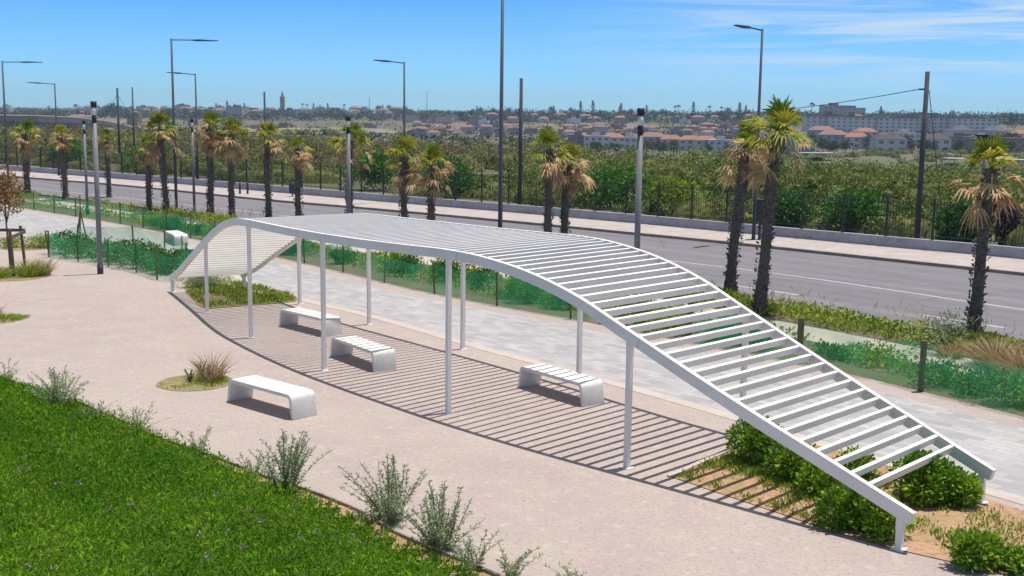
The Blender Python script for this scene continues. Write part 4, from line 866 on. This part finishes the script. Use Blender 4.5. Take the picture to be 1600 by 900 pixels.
# front rows: named villas
row = [(905, 229, 4), (932, 231, 0), (960, 232, 1), (985, 233, 0), (1022, 234, 2), (1050, 235, 1), (1078, 236, 1), (1104, 237, 1), (1128, 238, 0)]
lab_r = ['grey', 'first white', 'small tiled', 'second white', 'wide tiled beige', 'tiled white', 'tiled middle', 'tiled right', 'last white']
for k, (px, py, ty) in enumerate(row):
    place_house(px, py, ty, 1.0, f'{lab_r[k]} house of the white row beyond the scrub, ' + ('leftmost' if k == 0 else 'rightmost' if k == 8 else 'right of the column light' if px > 1010 else 'left of the column light'), 'row of white houses beyond the scrub', rz=rnd.uniform(-.1, .1))
vil = [(1250, 240, 4, 'grey villa half hidden by the big palm crown'), (1300, 232, 2, 'beige villa with broad tiled roof above the yellow scrub'), (1338, 233, 1, 'white villa with orange tiled roof left of the thick pole'), (1392, 240, 7, 'white villa with steep dark roof beside the thick pole'), (1420, 226, 0, 'flat white villa right behind the thick pole'),
       (1462, 238, 7, 'long dark roofed villa right of the thick pole'), (1500, 234, 4, 'low grey villa left of the lone palm'), (1545, 240, 5, 'reddish villa behind the lone palm'), (1592, 238, 5, 'pink brown villa at the right edge'), (1355, 222, 1, 'small tiled villa in the second row left of the pole'), (1285, 222, 2, 'tiled villa in the second row below the apartment blocks'), (1570, 222, 0, 'white building with flat roof at the right below the blocks')]
for px, py, ty, lab in vil: place_house(px, py, ty, 1.15, lab, 'villas beyond the scrub on the right')
# long pale apartment blocks
for k, (px, py) in enumerate([(1290, 205), (1328, 206), (1366, 207), (1404, 208), (1446, 208), (1488, 208), (1526, 209)]):
    place_house(px, py, 6, 1.0, ('leftmost', 'second', 'third', 'middle', 'fifth', 'sixth', 'rightmost')[k]+' pale apartment block counted from the left in the long row on the rise', 'row of pale apartment blocks on the right', rz=rnd.uniform(-.05, .05))
for px, py, s, lab in ((1306, 184, 1.6, 'left wing of the big grey building on the skyline'), (1334, 185, 1.35, 'right wing of the big grey building on the skyline'), (1160, 207, .85, 'tan block behind the left palm of the big pair')):
    place_house(px, py, 3, s, lab, 'large blocks', rz=0)
# two pale canopies near the end of the scrub
def canopy(px, py, w_, lab):
    p = tp(px, py); t = thing('canopy', p, lab, 'canopy'); MB().box(-w_/2, w_/2, 0, 8, 3, 3.4).obj('roof_slab', M['hr'][4], t)
    for x in (-w_/2+.4, w_/2-.4):
        for y in (.4, 7.6): MB().box(x-.15, x+.15, y-.15, y+.15, -2, 3).obj('support', M['hw'][0], t)
canopy(1278, 252, 14, 'flat pale canopy roof right of the big palm pair'); canopy(1502, 262, 10, 'flat white canopy left of the lone palm crown'); canopy(1588, 264, 12, 'flat white canopy right of the lone palm crown')
# brown roofed quarter and scattered town
LM = [(8, 'far left lamp'), (84, 'smaller left lamp'), (142, 'plaza column light'), (193, 'stayed pylon'), (271, 'tall left lamp'), (340, 'brown crowned palm'), (416, 'short utility pole'), (441, 'minaret'), (546, 'left column light'), (630, 'mid left lamp'), (700, 'drooping palm'),
      (787, 'centre lamp'), (813, 'thin utility pole'), (866, 'close palm pair'), (930, 'paired conifers'), (1006, 'right column light'), (1083, 'lone conifer'), (1150, 'big left palm'), (1190, 'big palm lamp'), (1270, 'tall skyline palm'), (1320, 'big grey building'), (1385, 'apartment row middle'), (1437, 'thick utility pole'), (1530, 'lone right palm'), (1600, 'right picture edge')]
HT = ['white flat roofed', 'white tile roofed', 'beige tile roofed', 'taller', 'grey flat roofed', 'reddish slab roofed', '', '']
def where(px):
    d, n_ = min((abs(px-x), (x, nm_)) for x, nm_ in LM); return ('in line with the ' if d < 9 else 'just left of the ' if px < n_[0] else 'just right of the ')+n_[1]
def scatter(n, x0, x1, y0, y1, types, s, lab, group, seed):
    r = random.Random(seed)
    for _ in range(n):
        px = r.uniform(x0, x1); py = r.uniform(y0, y1)+(px-800)*.006
        ty = r.choice(types); place_house(px, py, ty, s*r.uniform(.8, 1.2), f'{HT[ty]} {lab}, {where(px)}'.replace('tile roofed', 'tiled').replace('tile roofed house above', 'tiled house above'), group, rz=r.uniform(-.5, .5), win=False)
scatter(84, 640, 1185, 199, 218, [5, 5, 2, 4, 5, 4, 1], .62, 'house in the low brown quarter', 'brown roofed houses of the low quarter', 1)
scatter(14, 640, 760, 187, 195, [0, 0, 4, 3], .8, 'building of the pale cluster', 'pale buildings left of centre', 2)
scatter(66, -20, 640, 174, 185, [0, 1, 2, 4, 5, 3], 1.15, 'house of the skyline town', 'distant town houses on the left', 3)
scatter(50, 760, 1290, 178, 194, [0, 1, 2, 4, 4, 5], .8, 'house of the skyline town', 'distant town houses in the middle', 4)
scatter(22, 1340, 1640, 184, 200, [0, 1, 4, 3, 2], .8, 'house of the skyline town', 'distant town houses on the right', 5)
scatter(12, 110, 230, 181, 200, [5, 5, 2], .7, 'house above the dark cliff', 'reddish houses above the cliff', 6)
scatter(14, 230, 600, 196, 207, [5, 4, 5, 1], .5, 'low house beyond the palms', 'low houses beyond the left palms', 7)
scatter(10, 1500, 1640, 206, 222, [0, 1, 5], 1.0, 'house on the right slope', 'houses on the right slope', 8)
for i, p in enumerate(protos):
    if i not in used:
        for ch in list(p.children): bpy.data.objects.remove(ch)
        bpy.data.objects.remove(p)
# minaret and masts
p = tp(441, 176); t = thing('minaret', p, 'slender reddish minaret on the skyline left of centre', 'minaret')
MB().box(-3.4, 3.4, 0, 6.8, -3, 25).obj('tower', M['hw'][3], t); MB().box(-3.9, 3.9, -.5, 7.3, 25, 26.3).obj('gallery', M['hw'][1], t); MB().box(-1.7, 1.7, 1.7, 5.1, 26.3, 31).obj('lantern', M['hw'][3], t)
MB().tube([(0, 3.4, 31), (0, 3.4, 33), (0, 3.4, 36)], [1.8, 1.4, .1], 8).obj('dome', M['hw'][1], t)
for px, h_, lab in ((667, 38, 'tall thin lattice mast on the skyline right of the far lamp'), (577, 26, 'thin mast on the skyline left of the far lamp')):
    p = tp(px, 178); t = thing('radio_mast', p, lab, 'mast')
    mb = MB()
    for k in range(3): a = k*2.094; mb.tube([(math.cos(a)*1.0, math.sin(a)*1.0, 0), (math.cos(a)*.3, math.sin(a)*.3, h_)], [.16, .12], 4)
    for k in range(12): z = h_*k/12; q = 1-.7*k/12; mb.bar((q, 0, z), (-.5*q, .87*q, z+h_/12), .14, .14); mb.bar((-.5*q, .87*q, z), (-.5*q, -.87*q, z+h_/12), .14, .14)
    mb.obj('lattice', M['steel'], t)
# dark cliff with pale top at left
def cliff():
    mb = MB(); A = [tp(px, 199+px*.012) for px in (-60, 0, 60, 120, 170, 205)]; n = len(A); hts = [7, 7, 6.8, 6.2, 4.4, 1.5]; vs = []
    for i, p in enumerate(A):
        for z, dy in ((-3, 0), (hts[i]*.5, 2), (hts[i], 5), (hts[i]+.3, 26)): vs.append((p.x*(1+dy/p.y), p.y+dy, p.z+z))
    fs = [(i*4+k, (i+1)*4+k, (i+1)*4+k+1, i*4+k+1) for i in range(n-1) for k in range(3)]; mb.add(vs, fs)
    fs2 = fs; o = mb.obj('cliff', M['cliff']); tag(o, kind='structure'); o.data.materials.append(M['sand'])
    for i, q in enumerate(o.data.polygons):
        if i % 3 == 2: q.material_index = 1
cliff()
def field(name, x0, x1, y0, y1, mt, nx=26, ny=8):
    V = []
    for j in range(ny+1):
        for i in range(nx+1):
            px = x0+(x1-x0)*i/nx; py = y0+(y1-y0)*j/ny+(px-800)*.008+1.2*math.sin(px*.03+j); p = tp(px, py, 300.); V.append((p.x, p.y, p.z+.5))
    F = [(j*(nx+1)+i, j*(nx+1)+i+1, (j+1)*(nx+1)+i+1, (j+1)*(nx+1)+i) for j in range(ny) for i in range(nx)]
    tag(link(name, np_mesh(name, V, F), mt), kind='structure')
field('far_field', 640, 1190, 205, 193, M['terra'])
field('far_field', 120, 250, 199, 184, M['terra'])
field('far_field', 150, 640, 212, 203, M['sand'])
# far trees
def far_tree(kind, seed):
    R = np.random.RandomState(seed); t = thing('far_tree', (0, 0, 0), 'tree', 'tree'); h_ = 10
    mb = MB().tube([(0, 0, -1), (0, 0, h_*(.9 if kind != 'round' else .5))], [.35, .12], 5); mb.obj('trunk', M['wood'], t)
    if kind == 'cone': u = R.uniform(0, 1, 300); lay = np.floor(u*9)/9; r = (1-lay)*2.6+.15; a = R.uniform(0, 6.283, 300); q = R.uniform(.1, 1, 300); P = np.stack([q*r*np.cos(a), q*r*np.sin(a), 1.2+lay*h_*.95+R.normal(0, .12, 300)], 1)
    elif kind == 'round': P = np.concatenate([R.normal(c, (1.5, 1.5, .9), (90, 3)) for c in ((0, 0, 6), (1.6, 0, 5), (-1.7, .5, 5.2), (0, 1, 7), (.5, -1, 4))])
    else: a = R.uniform(0, 6.283, 220); q = R.uniform(0, 1, 220); P = np.stack([q*2.2*np.cos(a), q*2.2*np.sin(a), 9.2+.9*(1-q)-q*q*1.1], 1)
    v, f = leaf_quads(P, .95, .6 if kind != 'palm' else .3, R=R); link('crown', np_mesh('crown', v, f, R.uniform(0, 1, len(f))), M['fartree'], t)
    return t
ft = {'cone': far_tree('cone', 1), 'round': far_tree('round', 2), 'palm': far_tree('palm', 3)}
for k in ft: ft[k].location = (0, 0, 0)
usedt = set()
def ftree(px, py, kind, s, lab, group):
    p = tp(px, py)
    if kind not in usedt:
        usedt.add(kind); o = ft[kind]; o.location = p; o.scale = (s, s, s); tag(o, lab, 'tree', group); return o
    o = copy_tree(ft[kind], p, rnd.uniform(0, 6), s, lab, group); return o
r = random.Random(9)
KL = {'cone': 'pointed conifer on the distant skyline among the houses', 'palm': 'thin tall palm on the distant skyline among the houses', 'round': 'dark round tree among the distant houses'}
KG = {'cone': 'conifers on the skyline', 'palm': 'distant palms on the skyline', 'round': 'round trees among the distant houses'}
for px, s in [(338, 1.5), (355, 1.8), (367, 1.3), (490, 1.5), (500, 1.2), (512, 1.5), (598, 1.3), (907, 2.0), (926, 2.1), (968, 1.2), (1083, 1.9), (1155, 1.9), (1165, 1.5), (970, 1.6), (865, 1.2), (1376, 1.4), (382, 1.4), (1010, 1.3)]: ftree(px, 177+(px-800)*.01, 'cone', s, 'pointed conifer on the skyline, '+where(px), KG['cone'])
for px, s in [(473, 1.4), (480, 1.3), (1108, 1.4), (1268, 1.8), (538, 1.4), (1055, 1.3), (1060, 1.4), (1127, 1.3), (1410, 1.0), (745, 1.2)]: ftree(px, 178+(px-800)*.01, 'palm', s, 'thin distant palm on the skyline, '+where(px), KG['palm'])
for _ in range(95):
    px = r.uniform(-20, 1620); q_ = r.uniform(.7, 1.5); ftree(px, r.uniform(173, 192)+(px-800)*.01, 'round', q_, ('small ' if q_ < .95 else 'large ' if q_ > 1.25 else '')+'dark round tree among the distant houses, '+where(px), KG['round'])
for _ in range(34):
    px = r.uniform(1230, 1620); q_ = r.uniform(.6, 1.0); ftree(px, r.uniform(222, 244), 'round', q_, ('small ' if q_ < .72 else 'big ' if q_ > .87 else '')+'round tree among the villas beyond the scrub, '+where(px), 'trees among the villas')
for _ in range(22):
    px = r.uniform(880, 1150); ftree(px, r.uniform(236, 242), 'round', r.uniform(.45, .7), 'small tree before the white row of houses, '+where(px), 'trees before the white row')
for px, s in ((168, 1.9), (176, 2.2), (185, 1.8)): ftree(px, 182, 'round', s, 'tree of the big dark clump on the left skyline beside the stayed pylon', 'dark clump on the left skyline')
def far_green():
    R = np.random.RandomState(5); P = []
    for _ in range(2300):
        px = R.uniform(-40, 1640); py = R.choice([R.uniform(175, 191), R.uniform(190, 235)], p=[.7, .3])+(px-800)*.008
        
        if px < 640 and py > 191 and R.uniform() < .75: continue
        p = tp(px, py, 520.); s_ = R.uniform(2, 5); P.append(R.normal((p.x, p.y, p.z+1.2), (s_, s_, 1.1), (26, 3)))
    P = np.concatenate(P); v, f = leaf_quads(P, 1.5, 1.5, up=0, R=R); tag(link('town_greenery', np_mesh('town_greenery', v, f, R.uniform(0, 1, len(f))), M['fartree']), 'mass of hedges and gardens through the distant town', None, None, 'stuff')
far_green()
def skyline_trees():
    R = np.random.RandomState(15); P = []
    for _ in range(900):
        px = R.uniform(-60, 1660); d = ray(px, 300); Y = R.uniform(1250, 1900); x = Y*d.x/d.y; s_ = R.uniform(3, 8); z = float(terr(x, Y))
        P.append(R.normal((x, Y, z+R.uniform(2, 4.5)), (s_, s_, R.uniform(1.2, 2.4)), (30, 3)))
    P = np.concatenate(P); v, f = leaf_quads(P, 2.2, 2.2, up=0, R=R); tag(link('distant_tree_belt', np_mesh('distant_tree_belt', v, f, R.uniform(0, .6, len(f))), M['fartree']), 'dark belt of trees along the town skyline', None, None, 'stuff')
skyline_trees()

# ------------------------------------------------------------------ haze
hz = MB().box(-2900, 2900, -50, 4100, -25, 75).obj('haze', None); hz['kind'] = 'stuff'; hz['label'] = 'thin bluish haze over the valley'
hm = bpy.data.materials.new('haze'); hm.use_nodes = True; t = hm.node_tree; t.nodes.clear(); o = N(t, 'ShaderNodeOutputMaterial'); pv = N(t, 'ShaderNodeVolumePrincipled')
pv.inputs['Color'].default_value = (.62, .78, 1, 1); pv.inputs['Density'].default_value = .00012; pv.inputs['Anisotropy'].default_value = .2
t.links.new(pv.outputs[0], o.inputs['Volume']); hz.data.materials.clear(); hz.data.materials.append(hm)
